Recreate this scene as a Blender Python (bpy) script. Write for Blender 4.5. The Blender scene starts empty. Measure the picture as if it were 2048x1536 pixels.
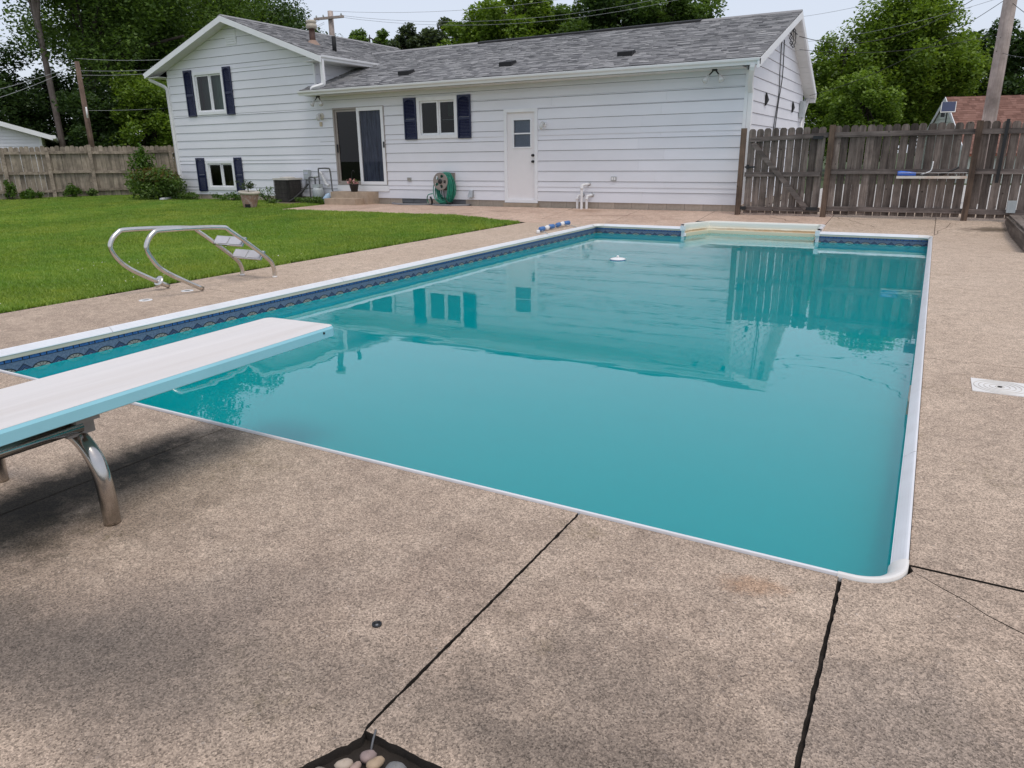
import bpy, math, random
import numpy as np
from mathutils import Vector, Matrix

# ------------------------------------------------------------------ camera, sky, sun, exposure
S = bpy.context.scene
COL = S.collection
YAW, PITCH, ROLL, FPX, CAMH = 0.5183573, -0.3070547, -0.0129143, 1437.29, 1.2977
_cy, _sy = math.cos(YAW), math.sin(YAW)
_f = Vector((-_sy*math.cos(PITCH), _cy*math.cos(PITCH), math.sin(PITCH)))
_r = Vector((_cy, _sy, 0)); _u = _r.cross(_f)
_r2 = math.cos(ROLL)*_r + math.sin(ROLL)*_u
_u2 = -math.sin(ROLL)*_r + math.cos(ROLL)*_u
cam = bpy.data.cameras.new('camera')
cam.sensor_width = 36; cam.lens = 36*FPX/2048; cam.clip_end = 2000; cam.clip_start = 0.05
camo = bpy.data.objects.new('camera', cam); COL.objects.link(camo)
camo.matrix_world = Matrix(((_r2.x, _u2.x, -_f.x, 0), (_r2.y, _u2.y, -_f.y, 0), (_r2.z, _u2.z, -_f.z, CAMH), (0, 0, 0, 1)))
S.camera = camo

SUN_DIR = Vector((0.50, -0.30, 1.30)).normalized()      # towards the sun
sun = bpy.data.lights.new('sun', 'SUN'); sun.energy = 1.1; sun.angle = math.radians(20); sun.color = (1.0, 0.945, 0.86)
suno = bpy.data.objects.new('sun', sun); COL.objects.link(suno)
suno.rotation_euler = SUN_DIR.to_track_quat('Z', 'Y').to_euler()

W = bpy.data.worlds.new('World'); S.world = W; W.use_nodes = True
wn = W.node_tree; bgn = wn.nodes['Background']
sky = wn.nodes.new('ShaderNodeTexSky'); sky.sky_type = 'NISHITA'; sky.sun_disc = False
sky.sun_elevation = math.asin(SUN_DIR.z); sky.sun_rotation = math.atan2(SUN_DIR.x, SUN_DIR.y)
sky.air_density = 1.0; sky.dust_density = 3.0; sky.ozone_density = 1.0
wmix = wn.nodes.new('ShaderNodeMixRGB'); wmix.inputs[0].default_value = 0.66        # thin even overcast over the blue
wmix.inputs[2].default_value = (6.35, 6.7, 7.6, 1)
wn.links.new(sky.outputs[0], wmix.inputs[1]); wn.links.new(wmix.outputs[0], bgn.inputs[0])
bgn.inputs[1].default_value = 0.14
S.view_settings.view_transform = 'Standard'; S.view_settings.look = 'None'
S.view_settings.exposure = 0.0; S.view_settings.gamma = 1.0; S.view_settings.use_curve_mapping = False

# ------------------------------------------------------------------ helpers
RNG = random.Random(7)
def clamp(t, a=0.0, b=1.0): return min(b, max(a, t))
def ss(t): t = clamp(t); return t*t*(3-2*t)
def gz(x, y):                                            # height of the ground: level round the pool, rising to the house
    top = .12+.02*clamp((x+15)/12); b = ss((-7-x)/2)
    return top*((1-b)*clamp((y-13.7)/1.8)+b*ss((y-8)/7.5))

class MB:
    def __init__(s): s.v = []; s.f = []; s.m = []; s.cm = 0; s.sm = []; s.smooth = False
    def add(s, vs, fs):
        o = len(s.v); s.v += [tuple(v) for v in vs]
        for f in fs: s.f.append(tuple(i+o for i in f)); s.m.append(s.cm); s.sm.append(s.smooth)
        return s
    def box(s, x0, x1, y0, y1, z0, z1):
        return s.add([(x0,y0,z0),(x1,y0,z0),(x1,y1,z0),(x0,y1,z0),(x0,y0,z1),(x1,y0,z1),(x1,y1,z1),(x0,y1,z1)],
                     [(0,3,2,1),(4,5,6,7),(0,1,5,4),(1,2,6,5),(2,3,7,6),(3,0,4,7)])
    def hexa(s, p):                                      # 8 corners, bottom ring then top ring
        return s.add(p, [(0,3,2,1),(4,5,6,7),(0,1,5,4),(1,2,6,5),(2,3,7,6),(3,0,4,7)])
    def obox(s, c, h, rot=None):
        R = rot or Matrix.Identity(3); c = Vector(c)
        p = [c+R@Vector((sx*h[0], sy*h[1], sz*h[2])) for sz in (-1,1) for sx, sy in ((-1,-1),(1,-1),(1,1),(-1,1))]
        return s.hexa(p)
    def tube(s, pts, r, n=8, cap=True, flat=None):
        pts = [Vector(p) for p in pts]; N = len(pts)
        rs = r if isinstance(r, (list, tuple)) else [r]*N
        t0 = (pts[1]-pts[0]).normalized()
        up = Vector((0,0,1)) if abs(t0.z) < .9 else Vector((1,0,0))
        nrm = (up-t0*up.dot(t0)).normalized(); vs = []
        for i in range(N):
            t = (pts[min(i+1,N-1)]-pts[max(i-1,0)]).normalized()
            nrm = (nrm-t*nrm.dot(t)).normalized(); b = t.cross(nrm)
            for k in range(n):
                a = 2*math.pi*(k+.5)/n
                vs.append(pts[i]+(nrm*math.cos(a)+b*math.sin(a)*(flat or 1))*rs[i])
        fs = [(i*n+k, i*n+(k+1)%n, (i+1)*n+(k+1)%n, (i+1)*n+k) for i in range(N-1) for k in range(n)]
        if cap: fs += [tuple(range(n-1,-1,-1)), tuple((N-1)*n+k for k in range(n))]
        return s.add(vs, fs)
    def lathe(s, c, prof, n=20, axis='z', cap=True):
        vs = []
        for r, h in prof:
            for k in range(n):
                a = 2*math.pi*k/n; p = (r*math.cos(a), r*math.sin(a), h)
                if axis == 'y': p = (p[0], -p[2], p[1])
                if axis == 'x': p = (p[2], p[0], p[1])
                vs.append((c[0]+p[0], c[1]+p[1], c[2]+p[2]))
        N = len(prof)
        fs = [(i*n+k, i*n+(k+1)%n, (i+1)*n+(k+1)%n, (i+1)*n+k) for i in range(N-1) for k in range(n)]
        if cap: fs += [tuple(range(n-1,-1,-1)), tuple((N-1)*n+k for k in range(n))]
        return s.add(vs, fs)
    def prism(s, poly, d):                               # poly: 3-d points, d: extrusion vector
        n = len(poly); d = Vector(d); a = [Vector(p) for p in poly]
        return s.add(a+[p+d for p in a], [tuple(range(n-1,-1,-1)), tuple(range(n,2*n))]+[(k,(k+1)%n,n+(k+1)%n,n+k) for k in range(n)])
    def sweep(s, prof, path):                            # prof(list of pts) at each path frame callable
        rings = path; n = len(rings[0]); vs = [p for r in rings for p in r]
        fs = [(i*n+k, (i+1)*n+k, (i+1)*n+k+1, i*n+k+1) for i in range(len(rings)-1) for k in range(n-1)]
        return s.add(vs, fs)
    def mesh(s, name, mats, off=(0,0,0), bevel=0):
        me = bpy.data.meshes.new(name)
        me.from_pydata([(v[0]-off[0], v[1]-off[1], v[2]-off[2]) for v in s.v], [], s.f)
        for m in (mats if isinstance(mats, (list, tuple)) else [mats]): me.materials.append(m)
        if any(s.m): me.polygons.foreach_set('material_index', s.m)
        if any(s.sm): me.polygons.foreach_set('use_smooth', s.sm)
        me.update(); return me

WLOC = {}
def tag(o, label=None, cat=None, group=None, kind=None):
    if label: o['label'] = label
    if cat: o['category'] = cat
    if group: o['group'] = group
    if kind: o['kind'] = kind
    return o
def link(o, parent=None):
    COL.objects.link(o)
    if parent: o.parent = parent
    return o
def thing(name, label, cat, loc=(0,0,0), group=None, kind=None):
    o = link(bpy.data.objects.new(name, None)); o.location = loc; o.empty_display_size = .1
    WLOC[o.name] = tuple(loc); return tag(o, label, cat, group, kind)
def part(name, mb, mats, parent=None, kind=None, label=None):
    off = WLOC.get(parent.name, (0,0,0)) if parent else (0,0,0)
    o = link(bpy.data.objects.new(name, mb.mesh(name, mats, off)), parent)
    WLOC[o.name] = off
    return tag(o, label, None, None, kind)
def inst(name, me, loc, parent=None, rot=(0,0,0), scale=None):
    off = WLOC.get(parent.name, (0,0,0)) if parent else (0,0,0)
    o = link(bpy.data.objects.new(name, me), parent)
    o.location = (loc[0]-off[0], loc[1]-off[1], loc[2]-off[2]); o.rotation_euler = rot
    if scale: o.scale = scale
    return o
def solo(name, mb, mats, label, cat, loc=None, group=None, kind=None):
    loc = loc or (0,0,0)
    o = link(bpy.data.objects.new(name, mb.mesh(name, mats, loc))); o.location = loc; WLOC[o.name] = loc
    return tag(o, label, cat, group, kind)
def npmesh(name, V, nper, mat):                          # V: (n, nper, 3) separate faces
    n = len(V); me = bpy.data.meshes.new(name)
    me.vertices.add(n*nper); me.loops.add(n*nper); me.polygons.add(n)
    me.vertices.foreach_set('co', V.reshape(-1).astype(np.float32))
    me.loops.foreach_set('vertex_index', np.arange(n*nper, dtype=np.int32))
    me.polygons.foreach_set('loop_start', np.arange(0, n*nper, nper, dtype=np.int32))
    me.polygons.foreach_set('loop_total', np.full(n, nper, dtype=np.int32))
    me.materials.append(mat); me.update(calc_edges=True); return me

# ------------------------------------------------------------------ materials
def N(t, kind, **kw):
    n = t.nodes.new(kind)
    for k, v in kw.items():
        if k.startswith('i_'):
            key = k[2:]; key = int(key) if key.isdigit() else key
            n.inputs[key].default_value = v
        else: setattr(n, k, v)
    return n
def newmat(name):
    m = bpy.data.materials.new(name); m.use_nodes = True
    t = m.node_tree; b = t.nodes['Principled BSDF']; return m, t, b
def c4(c): return (c[0], c[1], c[2], 1)
def coords(t, scale=(1,1,1)):
    tc = N(t, 'ShaderNodeTexCoord'); mp = N(t, 'ShaderNodeMapping'); mp.inputs['Scale'].default_value = scale
    t.links.new(tc.outputs['Object'], mp.inputs[0]); return mp.outputs[0]
def ramp(t, fac, stops):
    r = N(t, 'ShaderNodeValToRGB'); e = r.color_ramp.elements
    while len(e) < len(stops): e.new(.5)
    for el, (p, c) in zip(e, stops): el.position = p; el.color = c4(c) if not isinstance(c, (int, float)) else (c, c, c, 1)
    t.links.new(fac, r.inputs[0]); return r.outputs[0]
def mixc(t, fac, a, b, mode='MIX'):
    m = N(t, 'ShaderNodeMixRGB', blend_type=mode)
    for i, x in ((0, fac), (1, a), (2, b)):
        if isinstance(x, (int, float)): m.inputs[i].default_value = x if i == 0 else (x, x, x, 1)
        elif isinstance(x, tuple): m.inputs[i].default_value = c4(x)
        else: t.links.new(x, m.inputs[i])
    return m.outputs[0]
def math2(t, op, a, b=0.0):
    m = N(t, 'ShaderNodeMath', operation=op)
    for i, x in ((0, a), (1, b)):
        if isinstance(x, (int, float)): m.inputs[i].default_value = x
        else: t.links.new(x, m.inputs[i])
    return m.outputs[0]
def noise(t, vec, scale, detail=4, rough=.55):
    n = N(t, 'ShaderNodeTexNoise'); n.inputs['Scale'].default_value = scale; n.inputs['Detail'].default_value = detail
    n.inputs['Roughness'].default_value = rough; t.links.new(vec, n.inputs['Vector']); return n.outputs['Fac']
def bump(t, b, h, strength, dist):
    n = N(t, 'ShaderNodeBump'); n.inputs['Strength'].default_value = strength; n.inputs['Distance'].default_value = dist
    t.links.new(h, n.inputs['Height']); t.links.new(n.outputs[0], b.inputs['Normal'])
def pm(name, col, rough=.6, var=.12, vscale=6, stretch=(1,1,1), bs=0, bscale=60, metal=0, rnd=0, dirt=None, spec=.5, coat=0):
    """plain weathered material: base colour, soft blotches, optional dirt colour, per-object tone, fine bump"""
    m, t, b = newmat(name); v = coords(t, stretch)
    n1 = noise(t, v, vscale, 6, .6)
    col2 = mixc(t, 1.0, c4(col)[:3], ramp(t, n1, [(.3, 1-var), (.7, 1+var*.6)]), 'MULTIPLY')
    if dirt:
        n2 = noise(t, v, vscale*.37, 8, .7)
        col2 = mixc(t, math2(t, 'MULTIPLY', ramp(t, n2, [(.48, 0.), (.72, 1.)]), dirt[1]), col2, dirt[0])
    if rnd:
        oi = N(t, 'ShaderNodeObjectInfo'); mr = N(t, 'ShaderNodeMapRange'); t.links.new(oi.outputs['Random'], mr.inputs[0])
        mr.inputs[3].default_value = 1-rnd; mr.inputs[4].default_value = 1+rnd*.6
        col2 = mixc(t, 1.0, col2, mr.outputs[0], 'MULTIPLY')
    t.links.new(col2, b.inputs['Base Color']); b.inputs['Roughness'].default_value = rough
    b.inputs['Metallic'].default_value = metal; b.inputs['Specular IOR Level'].default_value = spec
    if coat: b.inputs['Coat Weight'].default_value = coat
    if bs: bump(t, b, noise(t, v, bscale, 5, .6), bs, .01)
    return m

def concrete(name, base, light, dark, grain=130., stain=None, moss=0.0, speck=1.0, far=None):
    m, t, b = newmat(name); v = coords(t)
    vo = N(t, 'ShaderNodeTexVoronoi'); vo.inputs['Scale'].default_value = grain; t.links.new(v, vo.inputs['Vector'])
    sp = N(t, 'ShaderNodeSeparateColor'); t.links.new(vo.outputs['Color'], sp.inputs[0])
    vo2 = N(t, 'ShaderNodeTexVoronoi'); vo2.inputs['Scale'].default_value = grain*2.3; t.links.new(v, vo2.inputs['Vector'])
    sp2 = N(t, 'ShaderNodeSeparateColor'); t.links.new(vo2.outputs['Color'], sp2.inputs[0])
    g = math2(t, 'ADD', math2(t, 'MULTIPLY', sp.outputs[0], .6), math2(t, 'MULTIPLY', sp2.outputs[1], .4))
    d = .5*speck
    grainc = ramp(t, g, [(.08, 1-d*1.05), (.35, 1-d*.3), (.62, 1+d*.25), (.92, 1+d*1.1)])
    big = noise(t, v, .9, 8, .62); mid = noise(t, v, 4.5, 7, .65)
    c = mixc(t, ramp(t, big, [(.32, 0.), (.66, 1.)]), dark, base)
    c = mixc(t, math2(t, 'MULTIPLY', ramp(t, mid, [(.45, 0.), (.75, 1.)]), .55), c, light)
    if far:                                               # cleaner concrete away from the dirty near end
        tcf = N(t, 'ShaderNodeTexCoord'); spf = N(t, 'ShaderNodeSeparateXYZ'); t.links.new(tcf.outputs['Object'], spf.inputs[0])
        yy = math2(t, 'ADD', spf.outputs[1], math2(t, 'MULTIPLY', math2(t, 'SUBTRACT', big, .5), 4.))
        ff = N(t, 'ShaderNodeMapRange'); ff.inputs[1].default_value = 1.2; ff.inputs[2].default_value = 6.; t.links.new(yy, ff.inputs[0])
        c2 = mixc(t, ramp(t, big, [(.32, 0.), (.66, 1.)]), far[1], far[0]); c = mixc(t, ff.outputs[0], c, c2)
    fine = noise(t, v, 17, 6, .7)
    c = mixc(t, 1.0, c, ramp(t, fine, [(.25, .80), (.75, 1.15)]), 'MULTIPLY')
    mot = noise(t, v, 6.5, 10, .78); c = mixc(t, 1.0, c, ramp(t, mot, [(.30, .74), (.5, 1.0), (.72, 1.14)]), 'MULTIPLY')
    vo3 = N(t, 'ShaderNodeTexVoronoi'); vo3.inputs['Scale'].default_value = 46; t.links.new(v, vo3.inputs['Vector']); s3_ = N(t, 'ShaderNodeSeparateColor'); t.links.new(vo3.outputs['Color'], s3_.inputs[0])
    peb = math2(t, 'MULTIPLY', math2(t, 'LESS_THAN', vo3.outputs['Distance'], .20), math2(t, 'GREATER_THAN', s3_.outputs[0], .80))
    c = mixc(t, math2(t, 'MULTIPLY', peb, .6), c, mixc(t, s3_.outputs[1], (.60, .50, .42), (.16, .12, .10)))
    if moss:
        mo = noise(t, v, 1.7, 9, .75); mo2 = noise(t, v, 23, 4, .7)
        f = math2(t, 'MULTIPLY', ramp(t, mo, [(.56, 0.), (.70, 1.)]), ramp(t, mo2, [(.45, 0.), (.62, 1.)]))
        c = mixc(t, math2(t, 'MULTIPLY', f, moss), c, (.11, .085, .025))
    for st in (stain or []):                              # ((x,y),(rx,ry),rot,colour,amount)
        (cx, cy), (rx, ry), ra, scol, amt = st
        tc = N(t, 'ShaderNodeTexCoord'); mp = N(t, 'ShaderNodeMapping', vector_type='TEXTURE')
        mp.inputs['Location'].default_value = (cx, cy, 0); mp.inputs['Rotation'].default_value = (0, 0, ra); mp.inputs['Scale'].default_value = (rx, ry, 1)
        t.links.new(tc.outputs['Object'], mp.inputs[0])
        ln = N(t, 'ShaderNodeVectorMath', operation='LENGTH'); sx = N(t, 'ShaderNodeVectorMath', operation='MULTIPLY')
        sx.inputs[1].default_value = (1, 1, 0); t.links.new(mp.outputs[0], sx.inputs[0]); t.links.new(sx.outputs[0], ln.inputs[0])
        e = math2(t, 'ADD', ln.outputs['Value'], math2(t, 'MULTIPLY', math2(t, 'SUBTRACT', noise(t, v, 3.2/max(rx, ry), 10, .76), .5), 2.1))
        c = mixc(t, math2(t, 'MULTIPLY', ramp(t, e, [(.35, 1.), (1.05, 0.)]), amt), c, scol)
    c = mixc(t, 1.0, c, grainc, 'MULTIPLY')
    t.links.new(c, b.inputs['Base Color']); b.inputs['Roughness'].default_value = .88; b.inputs['Specular IOR Level'].default_value = .25
    h = math2(t, 'ADD', math2(t, 'MULTIPLY', vo.outputs['Distance'], 1.0), math2(t, 'MULTIPLY', fine, .4))
    bump(t, b, h, .5, .004)
    return m

def wood(name, c1, c2, c3, rnd=.3, along='z', rough=.85):
    m, t, b = newmat(name)
    sc = {'z': (1,1,.06), 'x': (.06,1,1), 'y': (1,.06,1)}[along]
    tc = N(t, 'ShaderNodeTexCoord'); oi = N(t, 'ShaderNodeObjectInfo')
    va = N(t, 'ShaderNodeVectorMath', operation='ADD'); cm = N(t, 'ShaderNodeCombineXYZ')
    r10 = math2(t, 'MULTIPLY', oi.outputs['Random'], 37.)
    for i in range(3): t.links.new(r10, cm.inputs[i])
    t.links.new(tc.outputs['Object'], va.inputs[0]); t.links.new(cm.outputs[0], va.inputs[1])
    mp = N(t, 'ShaderNodeMapping'); mp.inputs['Scale'].default_value = sc; t.links.new(va.outputs[0], mp.inputs[0])
    g = noise(t, mp.outputs[0], 55, 6, .65); g2 = noise(t, mp.outputs[0], 14, 5, .6); bl = noise(t, va.outputs[0], 2.3, 6, .65)
    c = mixc(t, ramp(t, g, [(.3, 0.), (.7, 1.)]), c1, c2)
    c = mixc(t, ramp(t, g2, [(.42, 0.), (.68, .8)]), c, c3)
    c = mixc(t, 1.0, c, ramp(t, bl, [(.28, .5), (.7, 1.2)]), 'MULTIPLY')
    kn = N(t, 'ShaderNodeTexVoronoi'); kn.inputs['Scale'].default_value = 4.2; t.links.new(va.outputs[0], kn.inputs['Vector'])
    c = mixc(t, ramp(t, kn.outputs['Distance'], [(.04, .75), (.085, 0.)]), c, (.02, .015, .012))
    mr = N(t, 'ShaderNodeMapRange'); t.links.new(oi.outputs['Random'], mr.inputs[0]); mr.inputs[3].default_value = 1-rnd; mr.inputs[4].default_value = 1+rnd*.55
    c = mixc(t, 1.0, c, mr.outputs[0], 'MULTIPLY')
    t.links.new(c, b.inputs['Base Color']); b.inputs['Roughness'].default_value = rough; b.inputs['Specular IOR Level'].default_value = .2
    bump(t, b, g, .5, .006); return m

def leafmat(name, dark, mid, light, trans=.42):
    m, t, b = newmat(name); t.nodes.remove(b); out = t.nodes['Material Output']
    ge = N(t, 'ShaderNodeNewGeometry'); n1 = noise(t, coords(t), .45, 3, .5)
    f = math2(t, 'ADD', math2(t, 'MULTIPLY', ge.outputs['Random Per Island'], .55), math2(t, 'MULTIPLY', n1, .5))
    c = ramp(t, f, [(.2, dark), (.5, mid), (.85, light)])
    di = N(t, 'ShaderNodeBsdfDiffuse'); tr = N(t, 'ShaderNodeBsdfTranslucent'); gl = N(t, 'ShaderNodeBsdfGlossy'); gl.inputs['Roughness'].default_value = .45
    gl.inputs['Color'].default_value = (.6, .65, .6, 1)
    t.links.new(c, di.inputs[0]); t.links.new(mixc(t, 1.0, c, (1.25, 1.3, .55), 'MULTIPLY'), tr.inputs[0])
    m1 = N(t, 'ShaderNodeMixShader'); m1.inputs[0].default_value = trans; t.links.new(di.outputs[0], m1.inputs[1]); t.links.new(tr.outputs[0], m1.inputs[2])
    m2 = N(t, 'ShaderNodeMixShader'); m2.inputs[0].default_value = .035; t.links.new(m1.outputs[0], m2.inputs[1]); t.links.new(gl.outputs[0], m2.inputs[2])
    t.links.new(m2.outputs[0], out.inputs[0]); return m

def glassmat(name, tint=(.42, .46, .45), refl=1.0):
    m, t, b = newmat(name); t.nodes.remove(b); out = t.nodes['Material Output']
    tr = N(t, 'ShaderNodeBsdfTransparent'); tr.inputs[0].default_value = c4(tint)
    gl = N(t, 'ShaderNodeBsdfGlossy'); gl.inputs['Roughness'].default_value = .01; fr = N(t, 'ShaderNodeFresnel'); fr.inputs[0].default_value = 1.5
    mx = N(t, 'ShaderNodeMixShader'); t.links.new(math2(t, 'MULTIPLY', fr.outputs[0], refl), mx.inputs[0])
    t.links.new(tr.outputs[0], mx.inputs[1]); t.links.new(gl.outputs[0], mx.inputs[2]); t.links.new(mx.outputs[0], out.inputs[0]); return m

M = {}
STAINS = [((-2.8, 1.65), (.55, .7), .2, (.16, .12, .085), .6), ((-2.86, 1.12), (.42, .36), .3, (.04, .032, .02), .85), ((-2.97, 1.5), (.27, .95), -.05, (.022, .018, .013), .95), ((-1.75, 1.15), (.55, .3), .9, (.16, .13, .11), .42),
          ((-.5, 1.35), (.5, .42), .2, (.15, .12, .098), .5), ((-1.95, .85), (1.0, .38), .25, (.18, .142, .115), .42), ((-.32, 2.08), (.13, .07), .3, (.36, .17, .07), .35), ((-2.2, .75), (.8, .25), .3, (.12, .10, .085), .55),
          ((.15, 1.6), (.4, .4), 0, (.13, .11, .10), .45), ((-1.5, .95), (.9, .28), .35, (.14, .115, .095), .45), ((-.5, 1.15), (.5, .16), .05, (.14, .112, .09), .45), ((.95, 14.35), (.55, .3), .15, (.10, .075, .05), .85), ((1.0, 4.2), (.5, 1.1), .2, (.30, .21, .16), .5)]
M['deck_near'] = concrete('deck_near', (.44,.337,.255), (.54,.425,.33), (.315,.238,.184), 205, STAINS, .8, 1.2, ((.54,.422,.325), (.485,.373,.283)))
M['patio'] = concrete('patio', (.575,.42,.325), (.62,.475,.38), (.46,.325,.25), 120, [((-5.9, 14.6), (.8, .12), .2, (.30, .2, .15), .6), ((-6.7, 15.2), (.5, .25), 0, (.3, .19, .13), .6), ((-8.5, 14.5), (.9, .1), -.1, (.3, .21, .16), .6), ((-.6, 14.6), (.9, .1), .3, (.33, .23, .15), .5)], 0, .5)
M['soil'] = pm('soil', (.028, .021, .016), .95, .35, 9, bs=.6, bscale=30)
M['crackfill'] = pm('crack_fill', (.17, .12, .085), .95, .3, 9)
M['terrain'] = pm('terrain', (.055, .085, .02), .95, .4, 1.2, bs=.4, bscale=8, dirt=((.07, .055, .03), .6))
M['lawn'] = pm('lawn', (.17, .22, .045), .95, .35, 2.5, bs=.5, bscale=40)
M['white_al'] = pm('coping_white', (.80, .80, .82), .35, .05, 5, dirt=((.55, .52, .48), .25))
M['beige'] = pm('bead_track', (.62, .57, .46), .6, .12, 3, dirt=((.42, .36, .26), .5))
M['corner'] = pm('corner_cap', (.76, .73, .69), .45, .06, 6)
M['siding'] = pm('siding_white', (.79, .785, .82), .48, .05, 1.3, (.4,1,1), bs=.08, bscale=40, rnd=.03, dirt=((.62, .61, .59), .3))
M['lap_shade'] = pm('sheathing_lap_shade', (.16, .16, .165), .9)  # dark backing seen through the board gaps, painting the shadow line under each lap
M['trim'] = pm('trim_white', (.82, .82, .83), .4, .03, 4, dirt=((.6, .58, .54), .25))
M['gutter'] = pm('gutter_white', (.82, .81, .81), .38, .05, 2, (.3,1,1), dirt=((.52, .53, .52), .3))
M['soffit'] = pm('soffit_white', (.74, .73, .71), .55, .05, 3, rnd=.03)
M['shutter'] = pm('shutter_navy', (.006, .011, .050), .38, .1, 8, bs=.08, bscale=40)
M['found'] = pm('foundation_block', (.50, .41, .33), .9, .2, 5, bs=.4, bscale=60, rnd=.12, dirt=((.22, .17, .13), .6))
M['stepc'] = pm('step_concrete', (.44, .34, .25), .9, .18, 7, bs=.4, bscale=80, dirt=((.30, .22, .16), .5))
M['bronze'] = pm('frame_taupe', (.34, .30, .27), .4, .08, 6)
M['glass'] = glassmat('window_glass')
M['room'] = pm('room_wall', (.05, .05, .05), .9)
M['screen'] = pm('screen_mesh', (.035, .035, .04), .6)
M['curtain_blue'] = pm('curtain_blue', (.13, .15, .21), .85, .5, 6, (9,1,.5))
M['curtain_green'] = pm('curtain_green', (.50, .66, .58), .85, .12, 5, (8,1,.5))
M['blind'] = pm('blind', (.30, .34, .44), .6, .1, 6)
M['door'] = pm('door_white', (.80, .77, .77), .45, .03, 3)
M['black'] = pm('black_plastic', (.012, .012, .013), .45, .1, 10)
M['rubber'] = pm('black_rubber', (.02, .02, .02), .7, .2, 10)
M['steel'] = pm('stainless_steel', (.50, .475, .45), .16, .15, 9, metal=1, bs=.02, bscale=90, dirt=((.22, .17, .13), .6))
M['galv'] = pm('galvanised', (.45, .45, .44), .42, .15, 9, metal=.85)
M['pvc'] = pm('pvc_white', (.80, .79, .78), .4, .04, 6)
M['pipe_grey'] = pm('pipe_grey', (.12, .12, .125), .55, .15, 9)
M['meter'] = pm('meter_paint', (.42, .45, .45), .5, .1, 9)
M['board_top'] = pm('board_top', (.72, .68, .655), .85, .05, 2, (8,.4,1), bs=.25, bscale=220, dirt=((.58, .52, .47), .5))
M['board_edge'] = pm('board_edge', (.30, .62, .70), .3, .04, 3, dirt=((.22, .48, .55), .35))
M['board_dark'] = pm('board_under', (.25, .42, .46), .6, .1, 4)
M['rust_white'] = pm('rusty_white', (.72, .66, .58), .6, .08, 4, dirt=((.45, .18, .05), .75))
M['fence'] = wood('fence_wood', (.15,.113,.095), (.31,.255,.22), (.06,.046,.040), .5)
M['fence_rail'] = wood('fence_rail_wood', (.17,.135,.12), (.28,.235,.21), (.07,.056,.052), .2, 'x')
M['fence_post'] = wood('fence_post_wood', (.13,.085,.062), (.21,.145,.105), (.06,.045,.038), .15)
M['fence_l'] = wood('fence_left_wood', (.34,.28,.215), (.47,.40,.325), (.18,.15,.115), .22)
M['fence_lr'] = wood('fence_left_rail_wood', (.34,.275,.215), (.43,.36,.29), (.18,.145,.115), .2, 'x')
M['pole'] = wood('pole_wood', (.17,.11,.085), (.24,.17,.13), (.10,.07,.055), .1)
M['pole_r'] = wood('pole_grey_wood', (.44,.36,.32), (.54,.46,.42), (.33,.265,.235), .05)
M['plank'] = wood('plank_wood', (.16,.13,.11), (.26,.22,.19), (.08,.065,.055), .25, 'y')
M['bark'] = wood('bark', (.05,.042,.036), (.085,.07,.058), (.028,.024,.02), .15)
M['bark_light'] = wood('bark_light', (.19,.155,.135), (.26,.22,.195), (.12,.095,.085), .15)
M['leaf_dark'] = leafmat('leaf_dark', (.024,.046,.017), (.052,.094,.03), (.095,.155,.047))
M['leaf_mid'] = leafmat('leaf_mid', (.046,.082,.021), (.098,.165,.040), (.175,.26,.065))
M['leaf_maple'] = leafmat('leaf_maple', (.075,.125,.020), (.15,.235,.036), (.26,.355,.06))
M['leaf_fresh'] = leafmat('leaf_fresh', (.03,.06,.01), (.075,.15,.022), (.16,.27,.05))
M['leaf_grey'] = leafmat('leaf_grey', (.03,.045,.028), (.065,.09,.05), (.13,.165,.09))
def grass_mat():
    m = leafmat('grass_blades', (.13,.195,.032), (.25,.365,.065), (.40,.49,.12), .4); t = m.node_tree
    rampn = [n for n in t.nodes if n.type == 'VALTORGB'][0]; out_links = [l for l in rampn.outputs[0].links]; tos = [l.to_socket for l in out_links]
    v = coords(t); p1 = ramp(t, noise(t, v, .55, 6, .65), [(.36, 0.), (.62, 1.)]); p2 = ramp(t, noise(t, v, 2.1, 4, .6), [(.45, 0.), (.7, .8)])
    c = mixc(t, 1.0, rampn.outputs[0], mixc(t, p1, (.80, .97, .8), (1.10, 1.06, 1.0)), 'MULTIPLY'); c = mixc(t, 1.0, c, mixc(t, p2, (.92, .94, .95), (1.30, 1.12, 1.05)), 'MULTIPLY')
    for s_ in tos: t.links.new(c, s_)
    return m
M['grass'] = grass_mat()
M['terracotta'] = pm('urn_pebbled', (.42, .25, .19), .85, .35, 30, bs=.7, bscale=45, dirt=((.66, .62, .58), .7))
M['urn_rim'] = pm('urn_rim', (.50, .46, .38), .85, .15, 9)
M['petal'] = pm('petal_pink', (.62, .30, .30), .7, .3, 20)
M['hose'] = pm('hose_green', (.012, .20, .13), .35, .25, 8, dirt=((.05, .30, .22), .5))
M['reel'] = pm('reel_taupe', (.26, .225, .20), .5, .1, 8)
M['blue'] = pm('blue_plastic', (.05, .16, .62), .35, .1, 8)
M['blue_rope'] = pm('blue_float', (.06, .17, .42), .45, .1, 8)
M['lampglass'] = pm('lamp_glass', (.62, .62, .60), .15, .1, 8)
M['lamp_body'] = pm('lamp_cream', (.66, .62, .52), .45, .08, 8)
M['coil'] = pm('coil_grille', (.017, .015, .014), .6, .4, 40, (6,6,.6))
M['ac_top'] = pm('ac_top', (.52, .49, .44), .5, .1, 6)
M['redroof'] = pm('red_roof', (.30, .10, .062), .9, .22, 3, bs=.5, bscale=30, rnd=.1)
M['cream'] = pm('cream_siding', (.62, .64, .58), .6, .05, 3, rnd=.03)
M['solar'] = pm('solar_panel', (.03, .04, .09), .15, .1, 6)
M['wire_l'] = pm('wire_light', (.36, .37, .38), .5)
M['wire_d'] = pm('wire_dark', (.03, .03, .032), .6)
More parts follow.
